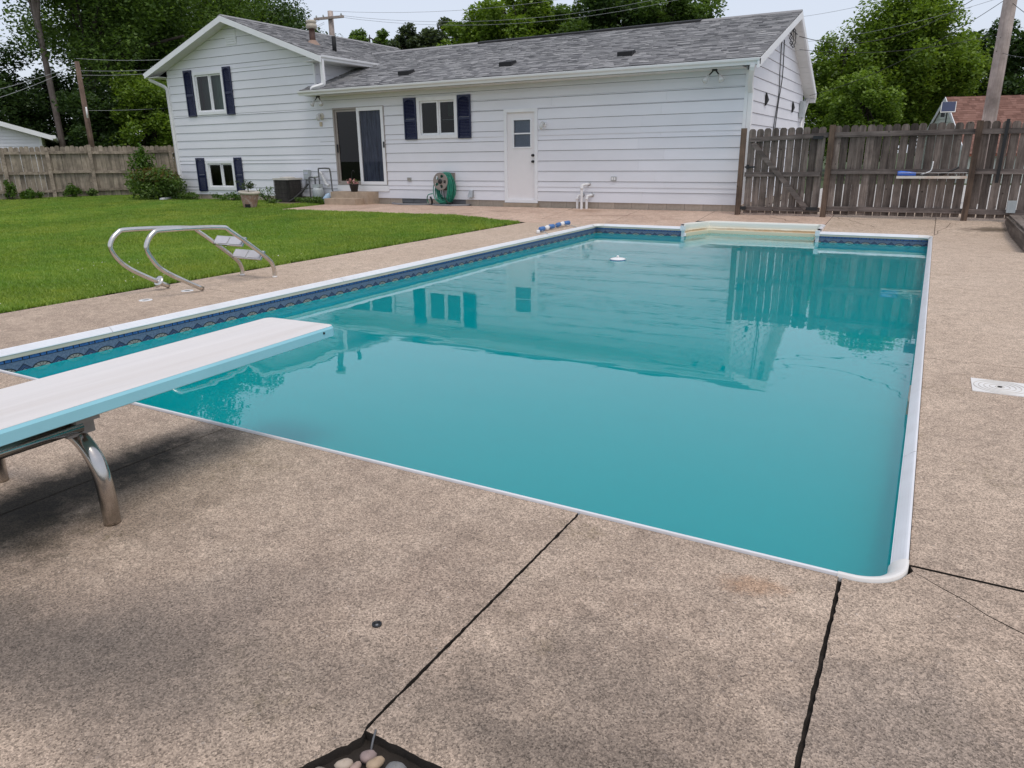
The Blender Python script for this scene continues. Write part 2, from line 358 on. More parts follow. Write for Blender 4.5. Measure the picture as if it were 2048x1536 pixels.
M['vent_dark'] = pm('roof_vent_dark', (.009, .009, .010), .75, .2, 8)
M['flue'] = pm('flue_rust', (.085, .04, .028), .6, .3, 9)
M['flue_cap'] = pm('flue_cap', (.50, .44, .35), .5, .12, 9)
M['hole_shade'] = pm('hollow_shade', (.012, .012, .012), .9)  # near-black colour on solid pieces, painted in for the shade inside holes
M['edging'] = pm('well_edging', (.22, .22, .23), .6, .15, 8)
M['door_beige'] = pm('garage_door_beige', (.50, .42, .35), .6, .05, 4)

def shingle_mat():
    m, t, b = newmat('roof_shingles'); ge = N(t, 'ShaderNodeNewGeometry'); v = coords(t)
    c = ramp(t, ge.outputs['Random Per Island'], [(.05, (.18,.177,.182)), (.35, (.24,.236,.238)), (.6, (.282,.277,.278)), (.95, (.36,.353,.35))])
    c = mixc(t, 1.0, c, ramp(t, noise(t, v, .8, 6, .6), [(.3, .95), (.7, 1.05)]), 'MULTIPLY')
    c = mixc(t, 1.0, c, ramp(t, noise(t, v, 120, 3, .7), [(.3, .75), (.7, 1.25)]), 'MULTIPLY')
    t.links.new(c, b.inputs['Base Color']); b.inputs['Roughness'].default_value = .92; b.inputs['Specular IOR Level'].default_value = .2
    bump(t, b, noise(t, v, 160, 2), .4, .004); return m
M['shingle'] = shingle_mat()

def liner_mat(ax):
    """printed vinyl liner: blue tile rows, a border of fans and zigzags, plain teal below"""
    m, t, b = newmat('liner_'+ax)
    tc = N(t, 'ShaderNodeTexCoord'); sp = N(t, 'ShaderNodeSeparateXYZ'); t.links.new(tc.outputs['Object'], sp.inputs[0])
    u = sp.outputs[{'x': 0, 'y': 1}[ax]]; z = sp.outputs[2]; P = .25
    up = math2(t, 'MULTIPLY', math2(t, 'FRACT', math2(t, 'DIVIDE', math2(t, 'ADD', u, 100.17), P)), P)       # 0..P
    uc = math2(t, 'SUBTRACT', up, P/2)
    def band(x, lo, hi): return math2(t, 'MULTIPLY', math2(t, 'GREATER_THAN', x, lo), math2(t, 'LESS_THAN', x, hi))
    v = coords(t)
    blot = noise(t, v, 60, 5, .7)
    c = mixc(t, ramp(t, blot, [(.35, 0.), (.65, 1.)]), (.075, .115, .20), (.17, .22, .31))                     # mottled slate blue
    # upper row of small bright-blue bricks
    ub = math2(t, 'FRACT', math2(t, 'DIVIDE', math2(t, 'ADD', u, 50.), .125))
    mort = math2(t, 'MAXIMUM', math2(t, 'LESS_THAN', ub, .07), band(ub, .62, .69))
    br = mixc(t, mort, mixc(t, ramp(t, blot, [(.4, 0.), (.6, 1.)]), (.03, .10, .32), (.07, .20, .48)), (.008, .012, .03))
    c = mixc(t, band(z, -.088, -.066), c, br)
    c = mixc(t, math2(t, 'MAXIMUM', band(z, -.092, -.087), band(z, -.067, -.055)), c, (.008, .012, .03))
    # fan: half disc centred on the waterline
    def fan(zc, R):
        dz = math2(t, 'SUBTRACT', z, zc); r = math2(t, 'SQRT', math2(t, 'ADD', math2(t, 'MULTIPLY', uc, uc), math2(t, 'MULTIPLY', math2(t, 'MULTIPLY', dz, dz), 2.6)))
        return r, dz
    r, dz = fan(-.176, .07)
    ang = math2(t, 'ARCTAN2', dz, uc)
    spoke = math2(t, 'LESS_THAN', math2(t, 'FRACT', math2(t, 'ADD', math2(t, 'DIVIDE', ang, math.pi/5), .09)), .18)
    inside = math2(t, 'LESS_THAN', r, .066)
    c = mixc(t, inside, c, mixc(t, math2(t, 'MULTIPLY', spoke, math2(t, 'GREATER_THAN', r, .022)), (.30, .295, .265), (.012, .015, .025)))
    c = mixc(t, math2(t, 'MAXIMUM', band(r, .064, .076), band(r, .018, .026)), c, (.010, .013, .025))
    # zigzag rising between the fans
    ua = math2(t, 'ABSOLUTE', math2(t, 'SUBTRACT', math2(t, 'ABSOLUTE', uc), P/2))                             # distance from the midpoint between fans
    pk = math2(t, 'SUBTRACT', math2(t, 'ADD', z, math2(t, 'MULTIPLY', ua, .8)), -.118)
    near = math2(t, 'LESS_THAN', ua, .068)
    c = mixc(t, math2(t, 'MULTIPLY', near, band(pk, -.032, .002)), c, (.05, .085, .19))
    lines = math2(t, 'MAXIMUM', band(pk, -.006, .002), math2(t, 'MAXIMUM', band(pk, -.016, -.012), band(pk, -.034, -.027)))
    c = mixc(t, math2(t, 'MULTIPLY', near, lines), c, (.008, .011, .022))
    c = mixc(t, math2(t, 'LESS_THAN', z, -.24), c, (.05, .22, .27))
    t.links.new(c, b.inputs['Base Color']); b.inputs['Roughness'].default_value = .4
    return m
M['liner_x'] = liner_mat('x'); M['liner_y'] = liner_mat('y')

def water_mat():
    m, t, b = newmat('pool_water')
    v = coords(t, (1, 1, 1)); v2 = coords(t, (.55, 1.6, 1))
    n1 = noise(t, v2, 1.3, 2, .45); n2 = noise(t, v2, 5.5, 2, .5); 
    tc = N(t, 'ShaderNodeTexCoord'); sp = N(t, 'ShaderNodeSeparateXYZ'); t.links.new(tc.outputs['Object'], sp.inputs[0])
    far = N(t, 'ShaderNodeMapRange'); far.inputs[1].default_value = 5.; far.inputs[2].default_value = 11.; far.inputs[3].default_value = .22; far.inputs[4].default_value = 1.0
    t.links.new(sp.outputs[1], far.inputs[0])                                                            # breeze ruffles the far end
    pat = ramp(t, noise(t, v, .55, 3, .5), [(.42, .35), (.6, 1.)])
    h = math2(t, 'ADD', math2(t, 'MULTIPLY', n1, .55), math2(t, 'MULTIPLY', math2(t, 'MULTIPLY', n2, .22), math2(t, 'MULTIPLY', far.outputs[0], pat)))
    bu = N(t, 'ShaderNodeBump'); bu.inputs['Strength'].default_value = .075; bu.inputs['Distance'].default_value = .06; t.links.new(h, bu.inputs['Height'])
    t.links.new(bu.outputs[0], b.inputs['Normal'])
    b.inputs['Base Color'].default_value = (.0005, .292, .310, 1); b.inputs['Roughness'].default_value = .004; b.inputs['IOR'].default_value = 1.46
    b.subsurface_method = 'RANDOM_WALK'                                                                  # cloudy water: light spreads sideways below the surface
    b.inputs['Subsurface Weight'].default_value = 1.0; b.inputs['Subsurface Radius'].default_value = (.5, .9, .9); b.inputs['Subsurface Scale'].default_value = .8
    return m
M['water'] = water_mat()

# ------------------------------------------------------------------ dimensions
PX0, PX1, PY0, PY1 = -5.70, .10, 2.258, 13.40         # outer edge of the pool coping
SX0, SX1, SYB = -3.93, -1.60, 14.30                    # step alcove
ZW = -.165                                             # water level
HY = 15.655                                            # front wall of the house
HX = -3.48                                             # right gable wall of the house
WX0, WX1 = -21.0, -14.92                               # two-storey wing
ZS = .27                                               # bottom of the siding

# ------------------------------------------------------------------ ground
xs = sorted(set([-300,-120,-60,-40,-32]+[round(-30+i*.8, 3) for i in range(28)]+[-8,-7.25,-7,-6.4,PX0+.02,SX0+.03,SX1-.03,PX1-.02,.7,1.4,2.5,4.5,8,14,25,60,150,300]))
ys = sorted(set([-200,-60,-20,-8,-3,0,1.02,1.6,PY0+.02,4,6,8,9,10,11,12,12.7,PY1-.02,13.7,SYB-.02,14.6,15,15.5,16,17,18.5,20,24,30,45,80,150,300,600]))
mb = MB(); idx = {}
for i, x in enumerate(xs):
    for j, y in enumerate(ys):
        idx[i, j] = len(mb.v); mb.v.append((x, y, gz(x, y)-.085))
for i in range(len(xs)-1):
    for j in range(len(ys)-1):
        cx, cy = (xs[i]+xs[i+1])/2, (ys[j]+ys[j+1])/2
        if PX0 < cx < PX1 and PY0 < cy < PY1: continue
        if SX0 < cx < SX1 and PY1-.03 < cy < SYB: continue
        mb.f.append((idx[i,j], idx[i+1,j], idx[i+1,j+1], idx[i,j+1])); mb.sm.append(False)
        mb.m.append(1 if (-7.6 < cx < 5 and -9 < cy < 15.7) or (-15 < cx < -7 and 12.7 < cy < 15.7) else 0)
g = part('ground', mb, [M['terrain'], M['soil']]); tag(g, 'soil and rough grass under and beyond the yard', 'ground', None, 'structure')

deck = thing('pool_deck', 'exposed-aggregate concrete deck of slabs round the pool', 'deck', (0,0,0), None, 'structure')
def slab(poly_x, poly_y, mat, name='slab', gap=.007, parent=deck, lift=0.0):
    """rectangular slab with worn edges, following the fall of the ground"""
    x0, x1 = poly_x[0]+gap, poly_x[1]-gap; y0, y1 = poly_y[0]+gap, poly_y[1]-gap
    nx = max(1, int((x1-x0)/1.5)); ny = max(1, int((y1-y0)/.45))
    mb = MB(); e = .006
    X = [x0, x0+e]+[x0+(x1-x0)*i/nx for i in range(1, nx)]+[x1-e, x1]; Y = [y0, y0+e]+[y0+(y1-y0)*i/ny for i in range(1, ny)]+[y1-e, y1]
    nX, nY = len(X), len(Y)
    vs = []
    for i, x in enumerate(X):
        for j, y in enumerate(Y):
            ed = i in (0, nX-1) or j in (0, nY-1)
            vs.append((x, y, gz(x, y)+lift-(.002 if ed else 0)))
    fs = [(i*nY+j, (i+1)*nY+j, (i+1)*nY+j+1, i*nY+j+1) for i in range(nX-1) for j in range(nY-1)]
    ring = [i*nY for i in range(nX)]+[(nX-1)*nY+j for j in range(1, nY)]+[i*nY+nY-1 for i in range(nX-2, -1, -1)]+[j for j in range(nY-2, 0, -1)]
    k = len(vs); vs += [(vs[r][0], vs[r][1], vs[r][2]-.09) for r in ring]
    n = len(ring); fs += [(ring[(a+1)%n], ring[a], k+a, k+(a+1)%n) for a in range(n)]
    nt = (nX-1)*(nY-1); mb.add(vs, fs); mb.m = [0]*nt+[1]*n; return part(name, mb, [mat, M['soil']], parent)
nd, sd, pt_ = M['deck_near'], M['deck_near'], M['patio']
# near end
J0, J1, J2 = -2.96, -1.0, -.085
slab((-7.2, J0), (-2.2, PY0), nd, gap=.004)
# the corner slab wraps round the corner cap and is split by a crack
crack = [(.118, 2.40), (.19, 2.345), (.255, 2.30), (.31, 2.245), (.40, 2.19), (.62, 2.09), (1.0, 1.95), (5.5, 1.4)]
def poly_slab(pts, mat, name='slab'):
    mb = MB(); n = len(pts); mb.add([(x, y, 0) for x, y in pts]+[(x, y, -.09) for x, y in pts], [tuple(range(n)), ]+[((a+1)%n, a, n+a, n+(a+1)%n) for a in range(n)])
    mb.m = [0]+[1]*n; return part(name, mb, [mat, M['soil']], deck)
def jag(p, q, n, amp, seed):
    r = random.Random(seed); d = Vector((q[0]-p[0], q[1]-p[1])); nn = Vector((-d.y, d.x)).normalized(); out = [p]
    for k in range(1, n):
        w = r.uniform(-amp, amp)*(2.2 if r.random() < .08 else 1); out.append((p[0]+d.x*k/n+nn.x*w, p[1]+d.y*k/n+nn.y*w))
    return out
corner_arc = [(PX1-.16+.166*math.cos(math.radians(a)), PY0+.16+.166*math.sin(math.radians(a))) for a in range(-90, -9, 10)]
poly_slab(jag((J2+.006, PY0-.002), (J2+.006, 1.02), 60, .0016, 1)+[(J2+.006, 1.02), (5.5, 1.02), (5.5, 1.3975)]+[(x, y-.0045) for x, y in crack[::-1][1:-1]]+[(.1155, 2.401)]+corner_arc[::-1][1:], nd)
poly_slab([(J0+.004, PY0-.002), (J0+.004, -2.2), (-2.9, -2.2)]+jag((-1.062, .85), (-.992, 1.002), 14, .0022, 2)+jag((-.992, 1.002), (J1-.005, 1.04), 4, .001, 3)+jag((J1-.005, 1.04), (J1-.005, PY0-.002), 70, .0016, 4)+[(J1-.005, PY0-.002)], nd)
poly_slab(jag((J1+.005, 1.022), (J2-.006, 1.012), 50, .002, 5)+jag((J2-.006, 1.012), (J2-.006, PY0-.002), 60, .0016, 6)+[(J2-.006, PY0-.002), (J1+.005, PY0-.002)]+jag((J1+.005, PY0-.002), (J1+.005, 1.022), 70, .0016, 7)[1:], nd)
for xj, y0_ in ((J1, 1.06), (J2, 1.03)):
    mb = MB(); r_ = random.Random(int(xj*100)); n_ = 40
    vs = [(xj+sx_, y0_+(PY0-.004-y0_)*k/n_, -.016+r_.uniform(-.006, .006)) for k in range(n_+1) for sx_ in (-.012, .012)]
    mb.add(vs, [(2*k, 2*k+1, 2*k+3, 2*k+2) for k in range(n_)]); part('joint_filler', mb, M['soil'], deck)
poly_slab([(x, y+.0008) for x, y in crack]+[(5.5, 2.430), (.108, 2.430)], nd)
for y0, y1 in ((2.444, 5.30), (5.30, 8.48), (8.48, 11.5), (11.5, 13.7)): slab((PX1, 5.5), (y0, y1), sd, gap=.003)
for y0, y1 in ((PY0, 4.97), (4.97, 8.02), (8.02, 11.05), (11.05, 13.2)): slab((-7.17, PX0), (y0, y1), sd, gap=.003)
# behind the far end
slab((-14.2, -11.95), (13.2, 15.5), pt_, gap=.004); slab((-11.95, -9.4), (13.22, 15.5), pt_, gap=.003); slab((-9.4, -7.17), (13.24, 15.5), pt_, gap=.003)
slab((-7.17, -5.55), (PY1, 15.6), pt_, gap=.003); slab((-7.17, PX0), (13.2, PY1), pt_, gap=.003)
slab((-5.55, SX0), (PY1, 15.6), pt_, gap=.004); slab((SX0, SX1), (SYB, 15.6), pt_, gap=.004)
slab((SX1, .12), (PY1, 15.6), sd, gap=.004); slab((.12, 5.5), (13.7, 15.6), sd, gap=.004)
slab((-3.9, 5.5), (15.6, 17.5), sd, gap=.004)
mb = MB(); mb.add([(-3.3, 17.5, gz(0,17.5)-.004), (9, 17.5, gz(0,17.5)-.004), (9, 31, gz(0,30)-.02), (-3.3, 31, gz(0,30)-.02)], [(0,1,2,3)])
drv = part('driveway', mb, pm('driveway_concrete', (.48, .45, .42), .9, .1, 2, bs=.3, bscale=60)); tag(drv, 'pale concrete driveway beyond the fence', 'driveway', None, 'structure')
# sawn control groove and hairline cracks as thin recessed strips
def crack_line(pts, w, name='crack'):
    mb = MB(); 
    for (a, b2) in zip(pts[:-1], pts[1:]):
        a3 = Vector((a[0], a[1], 0)); b3 = Vector((b2[0], b2[1], 0)); d = (b3-a3).normalized(); n_ = Vector((-d.y, d.x, 0))*w
        q = [a3-n_, b3-n_, b3+n_, a3+n_]; mb.add([(p.x, p.y, gz(p.x, p.y)+.0012) for p in q], [(0,1,2,3)])
    return part(name, mb, M['crackfill'], deck)
def wob(a, b2, n, amp, seed):
    r = random.Random(seed); return [(a[0]+(b2[0]-a[0])*i/n+r.uniform(-amp, amp)*(0 < i < n), a[1]+(b2[1]-a[1])*i/n+r.uniform(-amp, amp)*(0 < i < n)) for i in range(n+1)]
crack_line(wob((-2.7, 15.0), (-2.0, 14.42), 7, .05, 1), .008); crack_line(wob((-1.5, 15.2), (-.8, 14.2), 8, .05, 2), .007)
crack_line(wob((.1, 13.45), (.35, 14.9), 8, .03, 3), .006); crack_line(wob((-12.6, 13.4), (-11.9, 15.3), 6, .03, 4), .01)
crack_line(wob((-8.9, 13.4), (-8.2, 15.4), 6, .02, 5), .008)

# ------------------------------------------------------------------ swimming pool
pool = thing('swimming_pool', 'rectangular in-ground pool with white coping and blue patterned liner', 'pool', ((PX0+PX1)/2, (PY0+PY1)/2, 0))
PROF = [(.0, -.03), (.0, .010), (.003, .013), (.008, .012)]
for k in range(4):
    a, b2 = k/4, (k+.72)/4
    for f, d in ((a, 0), (b2, 0), (b2, -.002), ((k+1)/4, -.002)):
        n_ = .008+f*.040; z_ = .012-.036*(f**1.15)+d
        PROF.append((n_, z_))
PROF += [(.050, -.027), (.049, -.032), (.042, -.034), (.030, -.034)]
def coping(p0, p1, nin):                              # straight piece; nin = direction into the pool
    mb = MB(); rings = []
    for p in (p0, p1): rings.append([(p[0]+nin[0]*n_, p[1]+nin[1]*n_, z_) for n_, z_ in PROF])
    mb.sweep(None, rings); mb.f = [f[::-1] for f in mb.f]
    return part('coping', mb, M['white_al'], pool)
CR = .16
def run(axis, fixed, a, b2, nin, joints):
    e = [a]+joints+[b2]
    for s0, s1 in zip(e[:-1], e[1:]):
        s0 += .0015; s1 -= .0015
        coping((fixed, s0) if axis == 'y' else (s0, fixed), (fixed, s1) if axis == 'y' else (s1, fixed), nin)
run('y', PX1, PY0+CR, PY1-CR, (-1,0), [3.48, 6.2, 8.9, 11.3])
run('y', PX0, PY0+CR, PY1-CR, (1,0), [3.36, 6.1, 8.85, 11.3])
run('x', PY0, PX0+CR, PX1-CR, (0,1), [-3.0])
run('x', PY1, PX0+CR, SX0, (0,-1), []); run('x', PY1, SX1, PX1-CR, (0,-1), [])
for cx, cy, a0 in ((PX1-CR, PY0+CR, -90), (PX1-CR, PY1-CR, 0), (PX0+CR, PY1-CR, 90), (PX0+CR, PY0+CR, 180)):
    mb = MB(); rings = []; mb.smooth = True
    pf = [(-.002, -.02), (-.002, .010), (.002, .0135), (.010, .013), (.026, .005), (.045, -.010), (.054, -.026), (.056, -.034), (.050, -.039), (.035, -.040)]
    for k in range(13):
        a = math.radians(a0+k*7.5); c_, s_ = math.cos(a), math.sin(a)
        ext = .0
        rings.append([(cx+c_*(CR-n_), cy+s_*(CR-n_), z_) for n_, z_ in pf])
    # short straight tails overlap the ends of the coping
    t0 = Vector((math.sin(math.radians(a0)), -math.cos(math.radians(a0)), 0))*.035; t1 = Vector((-math.sin(math.radians(a0+90)), math.cos(math.radians(a0+90)), 0))*.035
    rings = [[tuple(Vector(p)+t0) for p in rings[0]]]+rings+[[tuple(Vector(p)+t1) for p in rings[-1]]]
    mb.sweep(None, rings); part('corner_cap', mb, M['corner'], pool)
IN = .034
X0, X1, Y0, Y1 = PX0+IN, PX1-IN, PY0+IN, PY1-IN
def wallstrip(a, b2, z0, z1, mat, name, off=0):
    mb = MB(); mb.add([(a[0], a[1], z0), (b2[0], b2[1], z0), (b2[0], b2[1], z1), (a[0], a[1], z1)], [(0,1,2,3)]); return part(name, mb, mat, pool)
for a, b2, ax in (((X0, Y0), (X0, Y1), 'y'), ((X1, Y1), (X1, Y0), 'y'), ((X1, Y0), (X0, Y0), 'x'), ((X0, Y1), (SX0, Y1), 'x'), ((SX1, Y1), (X1, Y1), 'x')):
    o = wallstrip(a, b2, -1.6, -.032, M['liner_'+ax], 'liner')
    mb = MB(); d = .012
    if ax == 'y': s_ = 1 if a[0] < -3 else -1; mb.box(min(a[0], a[0]+s_*d), max(a[0], a[0]+s_*d), min(a[1], b2[1]), max(a[1], b2[1]), -.062, -.030)
    else: s_ = 1 if a[1] < 5 else -1; mb.box(min(a[0], b2[0]), max(a[0], b2[0]), min(a[1], a[1]+s_*d), max(a[1], a[1]+s_*d), -.062, -.030)
    part('bead_track', mb, M['beige'], pool)
# liner print uses world coordinates: shift via object coords is the pool centre, so z stays true
mb = MB(); mb.add([(X0, Y0, -1.6), (X1, Y0, -1.6), (X1, Y1, -1.6), (X0, Y1, -1.6)], [(0,1,2,3)]); part('pool_floor', mb, pm('floor_teal', (.05, .22, .27), .5), pool)
# moulded step alcove
def shell_mat():
    m, t, b = newmat('step_shell'); v = coords(t, (.7, 1, 1)); sp = N(t, 'ShaderNodeSeparateXYZ'); tc = N(t, 'ShaderNodeTexCoord'); t.links.new(tc.outputs['Object'], sp.inputs[0])
    n1 = noise(t, v, 3, 6, .65); zz = math2(t, 'ADD', sp.outputs[2], math2(t, 'MULTIPLY', math2(t, 'SUBTRACT', n1, .5), .05))
    c = ramp(t, math2(t, 'ADD', math2(t, 'MULTIPLY', zz, 5.), 1.0), [(.2, (.66, .60, .42)), (.62, (.80, .73, .57)), (1.0, (.82, .79, .71))])
    band_ = math2(t, 'MULTIPLY', ramp(t, math2(t, 'ABSOLUTE', math2(t, 'ADD', zz, .082)), [(.0, 1.), (.030, 0.)]), ramp(t, noise(t, v, 1.6, 5, .7), [(.34, .0), (.54, 1.)]))
    c = mixc(t, math2(t, 'MULTIPLY', band_, .95), c, (.48, .24, .07))
    t.links.new(c, b.inputs['Base Color']); b.inputs['Roughness'].default_value = .4; return m
M['step_shell'] = shell_mat()
ch = .22
inner = [(SX0, Y1+.02), (SX0+.03, Y1+.30), (SX0+ch+.05, SYB-.06), (SX1-.10, SYB-.06), (SX1-.03, SYB-.2), (SX1, Y1+.02)]
rim = .05
mb = MB(); mb.smooth = False
LV = [(.060, 0.0), (.052, .02), (.03, .03), (-.055, .035), (-.06, .06), (-.10, .065), (-.105, .10), (-.19, .105), (-.20, .30), (-.42, .31), (-.43, .55), (-.7, .56)]
cxm = (SX0+SX1)/2; 
rings = []
for z_, d in LV:
    row = []
    for (x, y) in inner:
        dirx = (1 if x < cxm else -1); k = min(1, abs(x-cxm)/1.0)
        row.append((x+dirx*d*(.5 if d < .12 else .25)*(1 if abs(x-cxm) > .9 else 0), max(y-d, Y1-.02+.001*d) if y > Y1+.1 else y, z_))
    rings.append(row)
mb.sweep(None, rings); step = part('step_unit', mb, M['step_shell'], pool)
# lip of the alcove: flat white rim standing just proud of the deck
mb = MB(); out = [(x+(-rim if x < cxm-.9 else (rim if x > cxm+.9 else 0)), y+(rim if y > Y1+.1 else 0)) for x, y in inner]
n = len(inner)
vs = [(x, y, .060) for x, y in inner]+[(x, y, .056) for x, y in out]+[(x, y, -.02) for x, y in out]
mb.add(vs, [(k, k+1, n+k+1, n+k) for k in range(n-1)]+[(n+k, n+k+1, 2*n+k+1, 2*n+k) for k in range(n-1)]); part('step_rim', mb, M['white_al'], pool)
for xx in (SX0, SX1):                                  # faceplate strips beside the alcove
    mb = MB(); mb.box(xx-.028, xx+.028, Y1-.016, Y1+.03, -.5, -.055); part('face_plate', mb, M['white_al'], pool)
    mb = MB(); mb.box(xx-.035, xx+.035, PY1-.095, PY1+.02, -.055, .03); part('coping_clip', mb, M['white_al'], pool)
# skimmer mouth on the right-hand wall
mb = MB(); xk = X1-.004
mb.box(xk-.018, xk, 4.55, 4.90, -.11, -.085); mb.box(xk-.018, xk, 4.55, 4.90, -.26, -.235); mb.box(xk-.018, xk, 4.55, 4.575, -.235, -.11); mb.box(xk-.018, xk, 4.875, 4.90, -.235, -.11)
part('skimmer_mouth', mb, M['beige'], pool)
# water
ol_ = [(X0-.004, Y0-.004), (X1+.004, Y0-.004), (X1+.004, Y1+.004), (SX1-.02, Y1+.004), (SX1-.05, SYB-.16), (SX0+.2, SYB-.16), (SX0+.02, Y1+.004), (X0-.004, Y1+.004)]
mb = MB(); mb.prism([(x, y, -1.59) for x, y in ol_], (0, 0, 1.59+ZW))
wat = part('water', mb, M['water']); tag(wat, 'cloudy turquoise water filling the swimming pool', 'water', None, 'structure')

# ------------------------------------------------------------------ things round the pool
def bez(pts, n=6):                                     # round off a polyline with Catmull-Rom
    P = [Vector(p) for p in pts]; out = []
    for i in range(len(P)-1):
        p0, p1, p2, p3 = P[max(i-1,0)], P[i], P[i+1], P[min(i+2,len(P)-1)]
        for k in range(n):
            t = k/n; out.append(.5*((2*p1)+(p2-p0)*t+(2*p0-5*p1+4*p2-p3)*t*t+(3*p1-p0-3*p2+p3)*t**3))
    return out+[P[-1]]

# diving board
db = thing('diving_board', 'white diving board with aqua edges on curved steel legs', 'diving board', (-2.9, 1.36, 0))
BA = math.radians(2.2); tip = Vector((-2.748, 2.632, 0)); ax = Vector((-math.sin(BA), math.cos(BA), 0)); sx = Vector((ax.y, -ax.x, 0))
def bp(s, w, z): p = tip-ax*s+sx*w; return (p.x, p.y, z)
def board_z(s): return .500-.012*ss(s/2.4)
BL, BW, BT = 2.55, .232, .056
def board_outline(ins):
    r = .045; o = []
    for cx, cy, a0 in ((BW-r, r, 0), (-(BW-r), r, 90)):
        for k in range(6):
            a = math.radians(a0+k*18); o.append((cy-(r-ins)*math.sin(a), cx+(r-ins)*math.cos(a)))
    return [(BL, BW-ins)]+o+[(BL, -(BW-ins))]
mb = MB(); mb.smooth = False
o1 = board_outline(.007); mb.add([bp(s, w, board_z(s)) for s, w in o1], [tuple(range(len(o1)))]); bt = part('board_top', mb, M['board_top'], db)
mb = MB(); o0 = board_outline(0); n = len(o0)
rows = [(o1, 0), (o0, -.012), (o0, -BT+.006), (board_outline(.012), -BT)]
vs = []
for o, dz in rows: vs += [bp(s, w, board_z(s)+dz-(.0005 if dz == 0 else 0)) for s, w in o]
mb.add(vs, [(r*n+k, (r+1)*n+k, (r+1)*n+(k+1)%n, r*n+(k+1)%n) for r in range(3) for k in range(n)]+[tuple(range(4*n-1, 3*n-1, -1))]); part('board_edge', mb, M['board_edge'], db)
mb = MB(); p = bp(.10, BW+.001, .478); mb.lathe(p, [(.006, -.002), (.006, .003)], 8, 'x'); part('screw', mb, M['black'], db)
YF = 1.36
for sgn, fx0 in ((1, -2.515), (-1, -3.30)):
    bx_ = -2.905; mir = lambda x: x if sgn > 0 else 2*bx_-x
    pts = [(mir(-2.80), YF, .358), (mir(-2.72), YF, .356), (mir(-2.665), YF, .343), (mir(-2.60), YF, .312), (mir(-2.55), YF, .262), (mir(-2.522), YF, .195), (mir(-2.514), YF, .11), (fx0, YF, .0)]
    mb = MB(); mb.smooth = True; mb.tube(bez(pts, 5), .0305, 18); part('leg', mb, M['steel'], db)
mb = MB(); R3 = Matrix.Rotation(BA, 3, 'Z'); cb_ = Vector(bp(tip.y-YF, 0, 0))
mb.obox((cb_.x, YF, .424), (.15, .045, .024), R3); mb.obox((cb_.x-.02, YF, .385), (.13, .030, .030), R3)
for s_ in (-1, 1): mb.obox((cb_.x-.02+s_*.085, YF, .392), (.035, .052, .052), R3)
part('fulcrum_clamp', mb, pm('clamp_grey', (.26, .24, .22), .6, .2, 12), db)
for sgn in (1, -1):
    a = Vector((cb_.x+sgn*.10, YF, .375)); b2 = Vector(bp(2.35, sgn*.14, .40))
    mb = MB(); mb.smooth = True; mb.tube([a, b2], .024, 10); part('stand_rail', mb, M['steel'], db)
    mb = MB(); mb.smooth = True; b3 = Vector(bp(2.35, sgn*.2, 0)); mb.tube([b2, Vector((b3.x, b3.y, 0))], .03, 12); part('leg', mb, M['steel'], db)

# pool ladder lying on the deck
M['steel_bright'] = pm('stainless_bright', (.68, .65, .61), .2, .1, 9, metal=1, dirt=((.40, .33, .27), .5))
lad = thing('pool_ladder', 'polished steel pool ladder lifted out and lying on the deck beside the lawn', 'ladder', (-6.7, 5.1, 0))
near = [(4.86, .024), (4.47, .255), (4.345, .40), (4.31, .52), (4.40, .635), (4.54, .655), (5.16, .625), (5.31, .565), (5.74, .245), (5.83, .12), (5.835, .0)]
far = [(4.81, .024), (4.43, .25), (4.285, .40), (4.255, .52), (4.35, .625), (4.49, .645), (5.14, .605), (5.28, .545), (5.69, .225), (5.78, .11), (5.785, .0)]
for x_, pl in ((-6.45, near), (-6.93, far)):
    mb = MB(); mb.smooth = True; mb.tube(bez([(x_, y, z) for y, z in pl], 6), .0235, 14)
    rl = part('rail', mb, M['steel_bright'], lad)
    mb = MB(); mb.smooth = True; e = pl[-1]; mb.lathe((x_, e[0], 0), [(.026, .0), (.027, .016), (.024, .02)], 14); part('foot_cap', mb, M['pvc'], rl)
nrm_ = Vector((0, -.74, .67)).normalized(); dep = Vector((0, .67, .74)).normalized(); Rt3 = Matrix(((1, 0, 0), (0, dep.y, nrm_.y), (0, dep.z, nrm_.z)))
M['grip'] = pm('grip_grey', (.52, .51, .54), .6)
for (ya, za) in ((5.47, .44), (5.70, .265)):
    c_ = Vector((-6.69, ya, za)); mb = MB(); mb.obox(c_, (.235, .058, .010), Rt3); tr_ = part('tread', mb, M['steel_bright'], lad)
    for xo in (-.115, .115):
        mb = MB(); mb.obox(c_+Vector((xo, 0, 0))+nrm_*.013, (.100, .045, .003), Rt3); part('grip_pad', mb, M['grip'], tr_)
mb = MB(); mb.smooth = True
d = (Vector((-6.93, 4.81, .024))-Vector((-6.93, 4.43, .25))).normalized(); c0 = Vector((-6.93, 4.70, .09))
mb.tube([c0-d*.018, c0-d*.008, c0, c0+d*.006, c0+d*.012], [.03, .062, .066, .066, .035], 18); part('collar', mb, M['steel_bright'], lad)
for x_, y_, lab in ((-6.54, 4.27, 'round anchor socket in the deck nearest the diving board'), (-6.62, 4.80, 'round anchor socket in the deck under the ladder rail')):
    a = thing('anchor_socket', lab, 'anchor socket', (x_, y_, 0), 'ladder sockets in the deck')
    mb = MB(); mb.smooth = True; mb.lathe((x_, y_, 0), [(.062, .001), (.06, .005), (.036, .006), (.034, .002)], 20, cap=False); part('socket_ring', mb, M['pvc'], a)
    mb = MB(); mb.lathe((x_, y_, 0), [(.035, .0005), (.03, .0025)], 16); part('socket_hole', mb, M['hole_shade'], a)

